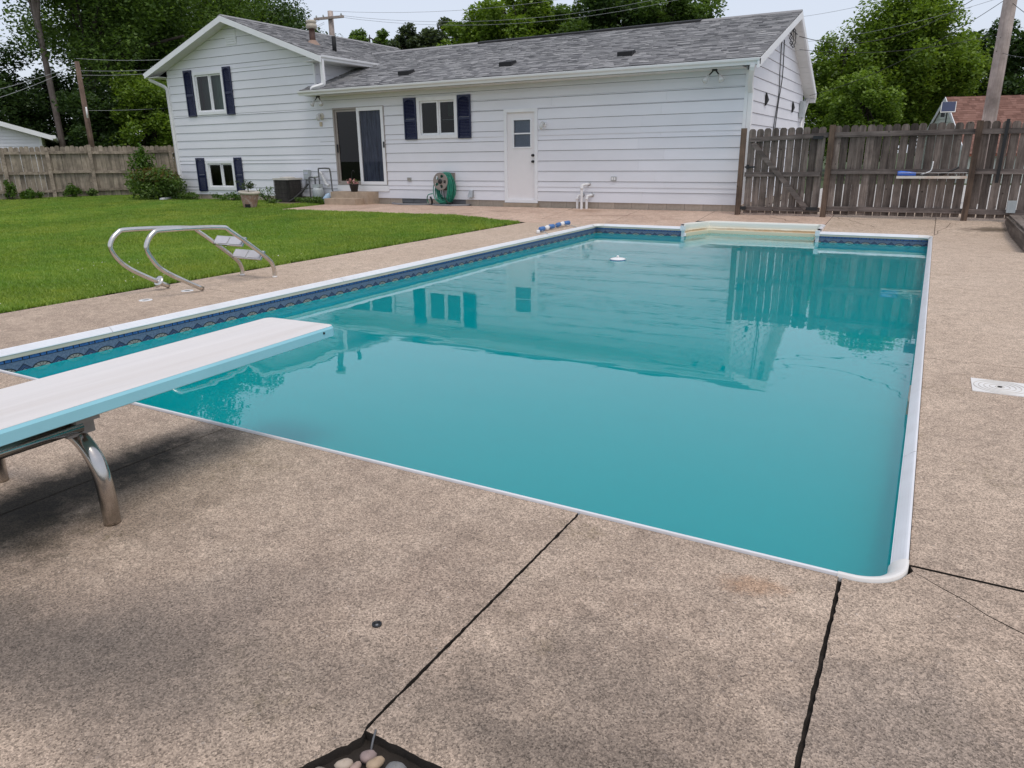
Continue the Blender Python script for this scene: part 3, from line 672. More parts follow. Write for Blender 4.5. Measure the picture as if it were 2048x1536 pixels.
# floating dispenser
fx, fy = -3.86, 9.93
fl = thing('chlorine_floater', 'small white round chemical dispenser floating on the water', 'floater', (fx, fy, ZW))
mb = MB(); mb.smooth = True; mb.lathe((fx, fy, ZW), [(.05, -.1), (.09, -.012), (.112, .004), (.115, .014), (.10, .024), (.05, .032), (.035, .034)], 24); part('float_disc', mb, M['pvc'], fl)
mb = MB(); mb.smooth = True; mb.lathe((fx, fy, ZW), [(.018, .034), (.018, .055), (.012, .064), (.004, .066)], 12); part('cap_knob', mb, M['pvc'], fl)
mb = MB(); mb.smooth = True; mb.lathe((fx, fy, ZW), [(.113, -.004), (.117, .002), (.116, .007)], 24, cap=False); part('blue_band', mb, M['blue_rope'], fl)

# rope with floats at the far corner
RS = Vector((.06, -.42, 0))
rp = thing('float_rope', 'blue and white float rope lying on the deck by the far corner', 'float rope', (-6.0, 12.4, 0))
mb = MB(); mb.smooth = True
mb.tube(bez([Vector(p)+RS for p in ((-5.72, 11.65, .02), (-5.84, 11.7, .05), (-5.98, 11.95, .03), (-6.05, 12.4, .055), (-6.08, 12.9, .055), (-6.0, 13.12, .03), (-5.80, 13.0, .01))], 6), .006, 6); part('rope', mb, M['wire_l'], rp)
def fcyl(c, d, L, r, mat):
    mb = MB(); mb.smooth = True; c = Vector(c)+RS; d = Vector(d).normalized(); mb.tube([c-d*L/2, c-d*L*.38, c+d*L*.38, c+d*L/2], [r*.55, r, r, r*.55], 12); part('float', mb, mat, rp)
for c, d, mt in (((-6.02, 12.02, .055), (.1, 1, .02), 'blue_rope'), ((-6.05, 12.28, .055), (-.3, 1, 0), 'pvc'), ((-6.07, 12.50, .055), (.2, 1, 0), 'blue_rope'),
                 ((-6.08, 12.80, .06), (-.1, 1, .05), 'blue_rope'), ((-6.09, 12.99, .06), (-.2, 1, .05), 'pvc'), ((-6.06, 13.14, .065), (.2, 1, .05), 'blue_rope')): fcyl(c, d, .15, .042, M[mt])
fcyl((-5.93, 11.70, .035), (0, 0, 1), .07, .032, M['pvc'])

M['lid_groove'] = pm('lid_groove', (.60, .56, .50), .7)
# skimmer lid in the deck
sk = thing('skimmer_lid', 'square off-white skimmer lid with ringed pattern set in the deck', 'skimmer lid', (.49, 4.77, 0))
mb = MB(); mb.box(.352, .628, 4.632, 4.908, -.02, .005); part('lid_plate', mb, M['corner'], sk)
for r_ in (.022, .05, .078, .104, .128):
    mb = MB(); mb.smooth = True; mb.lathe((.49, 4.77, .005), [(r_-.002, .0005), (r_-.0015, .0022), (r_+.0015, .0022), (r_+.002, .0005)], 36, cap=False)
    part('ring_groove', mb, M['lid_groove'], sk)
mb = MB(); mb.lathe((.49, 4.77, .005), [(.012, .0), (.012, .003)], 14); part('finger_hole', mb, M['hole_shade'], sk)
# brass deck anchor, near joint
mb = MB(); mb.smooth = True; mb.lathe((-1.235, 1.352, 0), [(.0145, .0), (.0145, .005), (.0105, .006), (.009, .001)], 18, cap=False); mb.cm = 1; mb.lathe((-1.235, 1.352, 0), [(.009, .001), (.001, .0012)], 14)
solo('deck_anchor', mb, [M['black'], M['galv']], 'small black ring anchor in the near deck slab', 'anchor', (-1.235, 1.352, 0))
# stone bed at the near edge: smooth river stones
def stone(c, r, rot, mat, label, seed, squash=(1, .75, .55)):
    rr = random.Random(seed); mb = MB(); mb.smooth = True; nu, nv = 12, 7; R3 = Matrix.Rotation(rot, 3, 'Z')
    ph = [rr.uniform(0, 6.28) for _ in range(4)]; vs = []
    for j in range(nv+1):
        th = math.pi*j/nv
        for i in range(nu):
            a = 2*math.pi*i/nu; k = r*(1+.09*math.sin(2*a+ph[0])+.06*math.sin(3*a+ph[1]+th))
            p = R3@Vector((k*math.sin(th)*math.cos(a)*squash[0], k*math.sin(th)*math.sin(a)*squash[1], k*math.cos(th)*squash[2])); vs.append((c[0]+p.x, c[1]+p.y, c[2]+p.z))
    mb.add(vs, [(j*nu+i, (j+1)*nu+i, (j+1)*nu+(i+1)%nu, j*nu+(i+1)%nu) for j in range(nv) for i in range(nu)])
    return solo('river_stone', mb, mat, label, 'stone', c, 'river stones in the bed at the near edge')
def stm(n_, c): return pm('stone_'+n_, c, .6, .2, 25, bs=.12, bscale=80)
for i, (c, r, ro, col, lab) in enumerate([((-.947, .990, -.018), .021, .4, (.30,.22,.20), 'pinkish river stone in the corner below the bent wire'), ((-.915, .978, -.012), .021, 1.0, (.40,.29,.19), 'smooth tan oval river stone beside the pinkish one'),
      ((-.868, .990, -.016), .025, .2, (.20,.195,.19), 'grey flat-faced river stone right of the tan one'), ((-.978, .945, -.016), .020, .7, (.46,.37,.29), 'pale cream river stone at the left of the bed'),
      ((-.950, .950, -.016), .016, 1.6, (.38,.27,.22), 'small pinkish beige river stone at the bottom edge'), ((-.820, .985, -.018), .019, .3, (.34,.25,.23), 'rosy river stone at the right of the bed'),
      ((-.925, .942, -.02), .017, .1, (.16,.17,.19), 'small blue-grey river stone at the bottom edge'), ((-1.012, .905, -.02), .019, .5, (.27,.22,.18), 'brown river stone tucked against the left slab')]):
    c = (c[0], c[1]-.018, c[2]+.008)
    stone(c, r, ro, stm(str(i), col), lab, i)
mb = MB(); mb.add([(-2.85, -2.2, -.028), (1.0, -2.2, -.028), (1.0, 1.03, -.028), (-.995, 1.03, -.028)], [(0,1,2,3)]); bed = part('stone_bed', mb, M['soil']); tag(bed, 'dark soil of the stone bed', 'bed', None, 'structure')
mb = MB(); mb.smooth = True; mb.tube(bez([(-.985, 1.045, -.012), (-.972, 1.03, .002), (-.962, 1.008, -.002), (-.955, .99, -.02), (-.953, .982, -.05)], 5), .0026, 8)
solo('bent_wire', mb, M['pipe_grey'], 'short bent grey wire rising from the slab joint', 'wire', (-.948, 1.02, 0))

# ------------------------------------------------------------------ the house
house = thing('house', 'white split-level house with grey shingle roof and navy shutters', 'house', ((WX0+HX)/2, HY, .13))
def front(u, off, z): return (u, HY-off, z)
def right(u, off, z): return (HX+off, u, z)
def board(fn, a0, a1, b0, b1, z0, z1, mat=None, name='siding_board', parent=house):
    """lap board: a = ends at the bottom, b = ends at the top"""
    mb = MB(); p = [fn(a0, .0, z0), fn(a1, .0, z0), fn(a1, .026, z0), fn(a0, .026, z0), fn(b0, .0, z1), fn(b1, .0, z1), fn(b1, .010, z1), fn(b0, .010, z1)]
    mb.hexa(p); return part(name, mb, mat or M['siding'], parent)
EXPO = .2288
def clad(fn, u0, u1, zbot, ztop, holes, lim=None):
    z = zbot
    while z < ztop-.02:
        z1 = min(z+EXPO-.008, ztop)  # gap bares the dark backing as a painted lap shadow
        cuts = [z]+sorted(h for hh in holes for h in (hh[2], hh[3]) if z+.01 < h < z1-.01)+[z1]
        for za, zb in zip(cuts[:-1], cuts[1:]):
            zm = (za+zb)/2; segs = [(u0, u1)]
            for (h0, h1, hz0, hz1) in holes:
                if hz0 < zm < hz1:
                    segs = [s for a, b2 in segs for s in ((a, min(b2, h0)), (max(a, h1), b2)) if s[1]-s[0] > .02]
            for a, b2 in segs:
                if lim:
                    la, lb = lim(za), lim(zb)
                    aa, ab, ba, bb = max(a, la[0]), min(b2, la[1]), max(a, lb[0]), min(b2, lb[1])
                    if ab-aa < .05: continue
                    if bb-ba < .01: ba = bb = (ba+bb)/2
                    board(fn, aa, ab, ba, bb, za, zb)
                else:
                    e_ = [a]
                    while b2-e_[-1] > 4.2: e_.append(e_[-1]+RNG.uniform(2.4, 3.66))
                    if b2-e_[-1] < .5 and len(e_) > 1: e_.pop()
                    e_.append(b2)
                    for a_, b_ in zip(e_[:-1], e_[1:]):
                        w0 = .0012 if a_ != a else 0; w1 = .0012 if b_ != b2 else 0
                        board(fn, a_+w0, b_-w1, a_+w0, b_-w1, za, zb)
        z += EXPO
def sheet(fn, u0, u1, z0, z1, holes, th, mat, name='wall_sheathing'):
    us = sorted(set([u0, u1]+[h for hh in holes for h in hh[:2] if u0 < h < u1])); zs = sorted(set([z0, z1]+[h for hh in holes for h in hh[2:] if z0 < h < z1]))
    mb = MB()
    for ua, ub in zip(us[:-1], us[1:]):
        for za, zb in zip(zs[:-1], zs[1:]):
            um, zm = (ua+ub)/2, (za+zb)/2
            if any(h[0] < um < h[1] and h[2] < zm < h[3] for h in holes): continue
            mb.hexa([fn(ua, -th, za), fn(ub, -th, za), fn(ub, 0, za), fn(ua, 0, za), fn(ua, -th, zb), fn(ub, -th, zb), fn(ub, 0, zb), fn(ua, 0, zb)])
    return part(name, mb, mat, house)
H_UP, H_LO = (-19.81, -18.50, 2.60, 3.80), (-19.74, -18.48, .41, 1.28)
H_SL, H_WI, H_DO = (-14.38, -12.63, .60, 2.585), (-11.56, -10.35, 1.745, 2.715), (-9.04, -8.145, .225, 2.345)
RIDGE_W, EAVE_L, EAVE_R = (-17.9, 5.12), (-21.54, 3.86), (-14.40, 3.88)
RY, RZ, EY, EZ, BY_, BZ = 19.29, 4.40, 15.21, 3.03, 22.78, 2.86          # main roof: ridge, front eave, back eave
def wing_lim(z):                                                        # gable triangle of the wing under its roof
    zz = z+.10
    l = EAVE_L[0]+(zz-EAVE_L[1])/(RIDGE_W[1]-EAVE_L[1])*(RIDGE_W[0]-EAVE_L[0]); r = EAVE_R[0]-(zz-EAVE_R[1])/(RIDGE_W[1]-EAVE_R[1])*(EAVE_R[0]-RIDGE_W[0])
    return (max(WX0, l), min(WX1, r))
clad(front, WX0, WX1, ZS, 4.98, [H_UP, H_LO], wing_lim)
clad(front, WX1, HX-.02, ZS, 2.93, [H_SL, H_WI, H_DO])
def gab_lim(z):
    zz = z+.12
    f_ = EY+(zz-EZ)/(RZ-EZ)*(RY-EY); b_ = BY_-(zz-BZ)/(RZ-BZ)*(BY_-RY)
    return (max(HY-.0, f_), min(22.45, b_))
clad(right, HY+.02, 22.45, ZS, 4.25, [], gab_lim)
clad(lambda u, off, z: (WX1+off, u, z), HY+.02, 18.2, ZS+9*EXPO, 3.75, [])     # return wall of the upper storey
sheet(front, WX0, WX1, .16, 3.72, [H_UP, H_LO], .12, M['lap_shade']); sheet(front, WX1, HX, .16, 2.95, [H_SL, H_WI, H_DO], .12, M['lap_shade'])
mb = MB(); mb.prism([(WX0, HY, 3.72), (WX1, HY, 3.72), (WX1-.45, HY, 3.9), (RIDGE_W[0], HY, 4.95), (WX0+.45, HY, 4.05)], (0, .12, 0)); part('wall_sheathing', mb, M['lap_shade'], house)
mb = MB(); mb.prism([(HX, HY+.12, .16), (HX, 22.45, .16), (HX, 22.45, 2.85), (HX, RY, 4.28), (HX, HY+.12, 3.02)], (-.12, 0, 0)); part('wall_sheathing', mb, M['lap_shade'], house)
mb = MB(); mb.box(WX0, HX-.12, 22.3, 22.45, .16, 2.9); mb.box(WX0, WX0+.12, HY+.12, 22.3, .16, 3.75); mb.box(WX1-.1, WX1, HY+.12, 22.3, 2.95, 3.75); part('wall_core', mb, M['siding'], house)
mb = MB(); mb.box(WX0+.12, HX-.12, HY+.12, 22.3, .10, .16); mb.box(WX0+.12, HX-.12, 17.4, 17.5, .16, 2.9); mb.box(WX0+.12, WX1, 17.4, 17.5, 2.9, 3.75); mb.box(WX1, HX-.12, HY+.12, 17.4, 2.90, 2.94); mb.box(WX0+.12, WX1-.1, HY+.12, 17.4, 3.74, 3.78); mb.box(WX0+.12, WX1-.1, HY+.12, 17.4, 1.9, 2.0)
part('interior_wall', mb, M['room'], house)
mb = MB(); mb.box(HX-.035, HX+.032, HY-.032, HY+.035, ZS-.005, 2.86); part('corner_trim', mb, M['trim'], house)
mb = MB(); mb.box(WX0-.03, WX0+.035, HY-.032, HY+.03, ZS-.005, 3.72); part('corner_trim', mb, M['trim'], house)
mb = MB(); mb.box(WX1-.02, WX1+.03, HY-.034, HY+.02, 3.05, 3.72); part('corner_trim', mb, M['trim'], house)
# foundation blocks
blk = MB().box(-.1965, .1965, -.09, .09, 0, .175).mesh('foundation_block', M['found'])
x = WX0+.2
while x < HX+.05:
    if not any(a < x < b2 for a, b2 in ((-12.32, -11.33), (-11.0, -10.22))): inst('foundation_block', blk, (x, HY+.085, .095), house)
    x += .40
y = HY+.4
blk2 = MB().box(-.09, .09, -.1965, .1965, 0, .175).mesh('foundation_block', M['found'])
while y < 22.4: inst('foundation_block', blk2, (HX-.085, y, .095), house); y += .40

# roof ------------------------------------------------------------------
roof = part('roof', MB().hexa([(-16.2, EY+.02, EZ-.10), (HX+.29, EY+.02, EZ-.10), (HX+.29, RY, RZ-.10), (-16.2, RY, RZ-.10), (-15.06, EY, EZ), (HX+.30, EY, EZ), (HX+.30, RY, RZ), (-16.2, RY, RZ)])
    .hexa([(-16.2, RY, RZ-.10), (HX+.29, RY, RZ-.10), (HX+.29, BY_, BZ-.10), (-16.2, BY_, BZ-.10), (-16.2, RY, RZ), (HX+.30, RY, RZ), (HX+.30, BY_, BZ), (-16.2, BY_, BZ)]), M['vent_dark'], house)
# clip the front-left corner of that slab behind the wing wall
me = roof.data
for v in me.vertices:
    w = (v.co.x+WLOC[roof.name][0], v.co.y+WLOC[roof.name][1])
    if w[0] < -16 and w[1] < 16: v.co.x = -15.06-WLOC[roof.name][0]
rw = part('wing_roof', MB().hexa([(EAVE_R[0], 15.29, EAVE_R[1]-.09), (EAVE_R[0], 23.2, EAVE_R[1]-.09), (RIDGE_W[0], 23.2, RIDGE_W[1]-.09), (RIDGE_W[0], 15.29, RIDGE_W[1]-.09), (EAVE_R[0], 15.27, EAVE_R[1]), (EAVE_R[0], 23.2, EAVE_R[1]), (RIDGE_W[0], 23.2, RIDGE_W[1]), (RIDGE_W[0], 15.27, RIDGE_W[1])])
    .hexa([(RIDGE_W[0], 15.29, RIDGE_W[1]-.09), (RIDGE_W[0], 23.2, RIDGE_W[1]-.09), (EAVE_L[0], 23.2, EAVE_L[1]-.09), (EAVE_L[0], 15.29, EAVE_L[1]-.09), (RIDGE_W[0], 15.27, RIDGE_W[1]), (RIDGE_W[0], 23.2, RIDGE_W[1]), (EAVE_L[0], 23.2, EAVE_L[1]), (EAVE_L[0], 15.27, EAVE_L[1])]), M['vent_dark'], house)
def shingles(u_of, ulim, slen, name, parent, seed, expo=.105):
    """u_of(u, s, h) -> world point at u along the eave, s up the slope, h above it"""
    r = random.Random(seed); mb = MB(); s = -.02; row = 0
    while s < slen:
        a, b2 = ulim(s); u = a-r.uniform(0, .2)
        s1 = min(s+expo*1.35, slen+.02)
        while u < b2:
            w = r.choice((.11, .15, .19, .23, .30)); h = r.uniform(.010, .026)
            ua, ub = max(a, u), min(b2, u+w)
            if ub-ua > .02:
                dj = r.uniform(-.012, .006)
                p = [u_of(ua, s+dj, h), u_of(ub, s+dj, h), u_of(ub, s1, .004), u_of(ua, s1, .004), u_of(ua, s+dj, .001), u_of(ub, s+dj, .001)]
                mb.add(p, [(0,1,2,3), (4,5,1,0), (4,0,3), (5,2,1)])
            u += w
        s += expo; row += 1
    return part(name, mb, M['shingle'], parent, kind='stuff')
SL = math.hypot(RY-EY, RZ-EZ); dy, dz = (RY-EY)/SL, (RZ-EZ)/SL
def main_u(u, s, h): return (u, EY+dy*s-dz*h, EZ+dz*s+dy*h)
def main_lim(s):
    y = EY+dy*s
    return ((-15.06 if y < 17.7 else -14.4-(y-17.73)/(RY-17.73)*1.55), HX+.30)
shingles(main_u, main_lim, SL, 'shingles', roof, 5)
WSL = math.hypot(EAVE_R[0]-RIDGE_W[0], RIDGE_W[1]-EAVE_R[1]); wx, wz = (RIDGE_W[0]-EAVE_R[0])/WSL, (RIDGE_W[1]-EAVE_R[1])/WSL
shingles(lambda u, s, h: (EAVE_R[0]+wx*s+wz*h, u, EAVE_R[1]+wz*s-wx*h), lambda s: (15.27, 23.2), WSL, 'shingles', rw, 6)
# ridge vent and caps
mb = MB(); mb.prism([(-11.9, RY-.16, RZ-.03), (-11.9, RY-.15, RZ+.008), (-11.9, RY, RZ+.05), (-11.9, RY+.15, RZ+.008), (-11.9, RY+.16, RZ-.03)], (6.4, 0, 0)); part('ridge_vent', mb, M['vent_dark'], house)
for a, b2 in ((-15.9, -11.9), (-5.5, HX+.30)):
    mb = MB(); mb.prism([(a, RY-.14, RZ-.03), (a, RY, RZ+.035), (a, RY+.14, RZ-.03)], (b2-a, 0, 0)); part('ridge_cap', mb, M['shingle'], house)
mb = MB(); mb.prism([(RIDGE_W[0]-.14, 15.27, RIDGE_W[1]-.03), (RIDGE_W[0]+.14, 15.27, RIDGE_W[1]-.03), (RIDGE_W[0], 15.27, RIDGE_W[1]+.035)], (0, 7.9, 0)); part('ridge_cap', mb, M['shingle'], house)
# drip edge, fascia, gutters
GP = [(0, 0), (0, -.115), (-.065, -.118), (-.075, -.075), (-.112, -.045), (-.118, -.005), (-.108, 0), (-.106, -.012), (-.008, -.014)]
def gutter(p0, p1, nout):
    mb = MB(); p0 = Vector(p0); p1 = Vector(p1); no = Vector(nout)
    poly = [p0-no*a+Vector((0,0,b2)) for a, b2 in GP]; mb.prism(poly, p1-p0); return part('gutter', mb, M['gutter'], house)
gutter((-15.08, EY, EZ-.015), (HX+.31, EY, EZ-.015), (0,-1,0)); gutter((EAVE_R[0], 15.29, EAVE_R[1]-.015), (EAVE_R[0], 17.72, EAVE_R[1]-.015), (1,0,0)); gutter((EAVE_L[0], 15.29, EAVE_L[1]-.015), (EAVE_L[0], 23, EAVE_L[1]-.015), (-1,0,0))
mb = MB(); mb.box(-15.06, HX+.30, EY-.055, EY+.01, EZ-.012, EZ+.006); part('drip_edge', mb, M['vent_dark'], house)
def rake(p0, p1, d, h, name='rake_board'):
    p0, p1, d = Vector(p0), Vector(p1), Vector(d); mb = MB(); dn = Vector((0,0,-h)); mb.hexa([p0+dn, p1+dn, p1+dn+d, p0+dn+d, p0, p1, p1+d, p0+d]); return part(name, mb, M['trim'], house)
rake((EAVE_L[0]-.02, 15.25, EAVE_L[1]-.008), (RIDGE_W[0], 15.25, RIDGE_W[1]-.008), (0,.03,0), .15); rake((RIDGE_W[0], 15.25, RIDGE_W[1]-.008), (EAVE_R[0]+.1, 15.25, EAVE_R[1]-.045), (0,.03,0), .15)
rake((HX+.27, EY-.10, EZ-.045), (HX+.27, RY, RZ-.012), (.04,0,0), .15); rake((HX+.27, RY, RZ-.012), (HX+.27, BY_+.05, BZ-.02), (.04,0,0), .15)
# soffits: one strip per panel
n_s = 38
sp_ = MB().box(-.148, .148, EY+.0, HY+.03, 2.885, 2.895).mesh('soffit_panel', M['soffit'])
for k in range(n_s): inst('soffit_panel', sp_, (-14.78+k*.3005, 0, 0), house)
def soff(p0, p1, w, n_):
    p0, p1, w = Vector(p0), Vector(p1), Vector(w); dn = Vector((0,0,-.01))
    for k in range(n_):
        a = p0+(p1-p0)*(k+.015)/n_; b2 = p0+(p1-p0)*(k+.985)/n_
        mb = MB(); mb.hexa([a+dn, b2+dn, b2+dn+w, a+dn+w, a, b2, b2+w, a+w]); part('soffit_panel', mb, M['soffit'], house)
soff((EAVE_L[0]+.02, 15.275, EAVE_L[1]-.12), (RIDGE_W[0], 15.275, RIDGE_W[1]-.115), (0,.36,0), 14); soff((RIDGE_W[0], 15.275, RIDGE_W[1]-.115), (EAVE_R[0]-.02, 15.275, EAVE_R[1]-.12), (0,.36,0), 13)
soff((HX+.27, EY+.1, EZ-.10), (HX+.27, RY, RZ-.13), (-.26,0,0), 16); soff((HX+.27, RY, RZ-.13), (HX+.27, BY_-.05, BZ-.12), (-.26,0,0), 14)
mb = MB(); mb.box(EAVE_L[0], WX0+.02, 15.29, 23, 3.72, 3.735); mb.box(WX1-.02, EAVE_R[0], 15.29, 17.7, 3.74, 3.755); part('eave_soffit', mb, M['soffit'], house)
mb = MB(); mb.hexa([(HX, BY_-.02, BZ-.25), (HX+.29, BY_-.02, BZ-.25), (HX+.29, BY_+.1, BZ-.25), (HX, BY_+.1, BZ-.25), (HX, BY_-.02, BZ-.1), (HX+.29, BY_-.02, BZ-.1), (HX+.29, BY_+.1, BZ-.1), (HX, BY_+.1, BZ-.1)]); part('eave_return', mb, M['soffit'], house)
# downspouts
def spout(pts, r=.05): 
    mb = MB(); mb.tube(bez(pts, 3), r*1.25, 4, flat=.8); return part('downspout', mb, M['gutter'], house)
spout([(EAVE_R[0]+.04, 15.36, 3.78), (EAVE_R[0]+.04, 15.36, 3.5), (EAVE_R[0]+.04, 15.36, 3.20), (EAVE_R[0]+.0, 15.32, 3.14), (EAVE_R[0]-.22, 15.22, 3.08), (EAVE_R[0]-.25, 15.2, 3.02)])
spout([(EAVE_L[0]+.08, 15.36, 3.74), (EAVE_L[0]+.09, 15.38, 3.66), (WX0-.13, 15.56, 3.48), (WX0-.05, 15.60, 3.38), (WX0-.05, 15.60, 3.2), (WX0-.05, 15.60, 1.8), (WX0-.05, 15.60, .35)], .045)
spout([(HX+.19, EY-.04, 2.92), (HX+.17, EY-.02, 2.82), (HX+.10, HY-.2, 2.62), (HX+.085, HY-.02, 2.46), (HX+.085, HY+.0, 2.3), (HX+.085, HY+.0, 1.2), (HX+.085, HY+.0, .3)])
spout([(HX+.1, BY_, 2.75), (HX+.1, BY_-.1, 2.6), (HX+.08, 22.45, 2.35), (HX+.08, 22.42, 2.2), (HX+.08, 22.42, 1.2), (HX+.08, 22.42, .3)])
# roof vents, flue, vent pipe
for (vx, vy) in ((-12.2, 16.12), (-9.24, 16.20), (-6.25, 16.22)):
    mb = MB(); z0 = EZ+(vy-EY)*dz/dy
    sl_ = dz/dy
    mb.hexa([(vx-.17, vy-.14, z0-.14*sl_), (vx+.17, vy-.14, z0-.14*sl_), (vx+.14, vy+.20, z0+.20*sl_), (vx-.14, vy+.20, z0+.20*sl_), (vx-.17, vy-.14, z0-.14*sl_+.11), (vx+.17, vy-.14, z0-.14*sl_+.11), (vx+.13, vy+.16, z0+.16*sl_+.07), (vx-.13, vy+.16, z0+.16*sl_+.07)])
    part('roof_vent', mb, M['vent_dark'], house)
fx_, fy_ = -15.92, 16.74
mb = MB(); mb.smooth = True; mb.lathe((fx_, fy_, 4.30), [(.085, 0), (.085, .5)], 16); fl_ = part('flue_pipe', mb, M['flue'], house)
mb = MB(); mb.smooth = True; mb.lathe((fx_, fy_, 4.80), [(.10, 0), (.15, .02), (.15, .11), (.125, .12), (.125, .14), (.145, .15), (.145, .20), (.10, .22)], 18); part('flue_cap', mb, M['flue_cap'], fl_)
mb = MB(); mb.smooth = True; mb.lathe((fx_, fy_, 4.36), [(.22, -.0), (.10, .14)], 16, cap=False); part('flashing', mb, pm('flashing', (.30, .2, .15), .6), fl_)
mb = MB(); mb.smooth = True; mb.lathe((-15.22, 16.84, 4.1), [(.06, 0), (.06, .46)], 14); part('vent_pipe', mb, M['vent_dark'], house)
# gable louvre
gv = MB(); gv.box(RIDGE_W[0]-.30, RIDGE_W[0]+.14, HY-.034, HY-.02, 4.42, 4.80); gvo = part('gable_vent', gv, M['trim'], house)
for k in range(6):
    mb = MB(); mb.hexa([front(RIDGE_W[0]-.28, .034, 4.44+k*.06), front(RIDGE_W[0]+.12, .034, 4.44+k*.06), front(RIDGE_W[0]+.12, .05, 4.44+k*.06), front(RIDGE_W[0]-.28, .05, 4.44+k*.06), front(RIDGE_W[0]-.28, .034, 4.482+k*.06), front(RIDGE_W[0]+.12, .034, 4.482+k*.06), front(RIDGE_W[0]+.12, .036, 4.482+k*.06), front(RIDGE_W[0]-.28, .036, 4.482+k*.06)]); part('slat', mb, M['trim'], gvo)

# windows, doors -------------------------------------------------------
def ring(mb, u0, u1, z0, z1, w, o0, o1, fn=front):
    for a, b2, c, d in ((u0, u1, z1-w, z1), (u0, u1, z0, z0+w), (u0, u0+w, z0+w, z1-w), (u1-w, u1, z0+w, z1-w)):
        mb.hexa([fn(a, o0, c), fn(b2, o0, c), fn(b2, o1, c), fn(a, o1, c), fn(a, o0, d), fn(b2, o0, d), fn(b2, o1, d), fn(a, o1, d)])
    return mb
def drape(u0, u1, z0, z1, off, amp, per, mat, parent, name='curtain'):
    mb = MB(); mb.smooth = True; n_ = int((u1-u0)/.02); vs = []
    for i in range(n_+1):
        u = u0+(u1-u0)*i/n_; o = off+amp*math.sin(u*2*math.pi/per)+amp*.4*math.sin(u*2*math.pi/per*2.7+1)
        vs += [front(u, o, z0), front(u, o*1.0, z1)]
    mb.add(vs, [(2*i, 2*i+2, 2*i+3, 2*i+1) for i in range(n_)]); return part(name, mb, mat, parent)
def slider_window(h, curtains):
    u0, u1, z0, z1 = h
    w = part('window', ring(MB(), u0, u1, z0, z1, .085, -.10, .050), M['trim'], house)
    a0, a1, b0, b1 = u0+.087, u1-.087, z0+.087, z1-.087; um = (a0+a1)/2
    part('sash', ring(MB(), a0, um+.025, b0, b1, .042, -.03, .012), M['trim'], w); part('sash', ring(MB(), um+.027, a1, b0, b1, .042, -.05, -.012), M['trim'], w)
    for p0, p1, o in ((a0+.04, um-.015, -.01), (um+.065, a1-.04, -.03)):
        mb = MB(); mb.add([front(p0, o, b0+.04), front(p1, o, b0+.04), front(p1, o, b1-.04), front(p0, o, b1-.04)], [(0,1,2,3)]); part('pane', mb, M['glass'], w)
    for c in curtains: drape(*c[:2], b0-.02, b1, c[2], c[3], c[4], c[5], w)
    return w
slider_window(H_UP, [(-19.75, -19.2, -.22, .02, .13, pm('curtain_shade', (.20, .27, .26), .9, .2, 5, (8,1,.5))), (-19.18, -18.55, -.18, .03, .15, M['curtain_green'])])
slider_window(H_LO, []); slider_window(H_WI, [])
mb = MB(); mb.box(-10.88, -10.45, HY+.35, HY+.38, 2.28, 2.66); part('cafe_curtain', mb, pm('cafe_green', (.05, .12, .07), .8, .4, 12), house)
mb = MB(); mb.box(-11.2, -10.5, HY+.55, HY+.6, 2.2, 2.215); part('shelf_edge', mb, M['trim'], house)
def shutter(u0, u1, z0, z1):
    mb = MB(); ring(mb, u0, u1, z0, z1, .035, .026, .058); zm = z0+(z1-z0)*.46
    mb.hexa([front(u0+.035, .026, zm-.03), front(u1-.035, .026, zm-.03), front(u1-.035, .055, zm-.03), front(u0+.035, .055, zm-.03), front(u0+.035, .026, zm+.03), front(u1-.035, .026, zm+.03), front(u1-.035, .055, zm+.03), front(u0+.035, .055, zm+.03)])
    s = part('shutter', mb, M['shutter'], house)
    lv = MB(); z = z0+.04
    while z < z1-.06:
        if not zm-.05 < z < zm+.03:
            lv.hexa([front(u0+.034, .027, z), front(u1-.034, .027, z), front(u1-.034, .048, z), front(u0+.034, .048, z), front(u0+.034, .027, z+.030), front(u1-.034, .027, z+.030), front(u1-.034, .031, z+.030), front(u0+.034, .031, z+.030)])
        z += .033
    # arched top of the louvre field
    c = (u0+u1)/2; r_ = (u1-u0)/2-.035
    arch = [front(c+r_*math.cos(a), .058, z1-.045-r_*.55+r_*.55*math.sin(a)) for a in [math.pi*k/8 for k in range(9)]]+[front(u0+.035, .058, z1-.03), front(u1-.035, .058, z1-.03)]
    n_ = len(arch); 
    for k in range(8): lv.add([arch[k], arch[k+1], front(c+r_*math.cos(math.pi*(k+1)/8), .056, z1-.03), front(c+r_*math.cos(math.pi*k/8), .056, z1-.03)], [(0,1,2,3)])
    part('louvers', lv, M['shutter'], s, kind='stuff')
for a in ((-20.21, -19.85, 2.57, 3.87), (-18.475, -18.15, 2.57, 3.87), (-20.18, -19.80, .37, 1.36), (-18.455, -18.13, .37, 1.36), (-11.965, -11.585, 1.73, 2.725), (-10.335, -9.96, 1.73, 2.725)): shutter(*a)
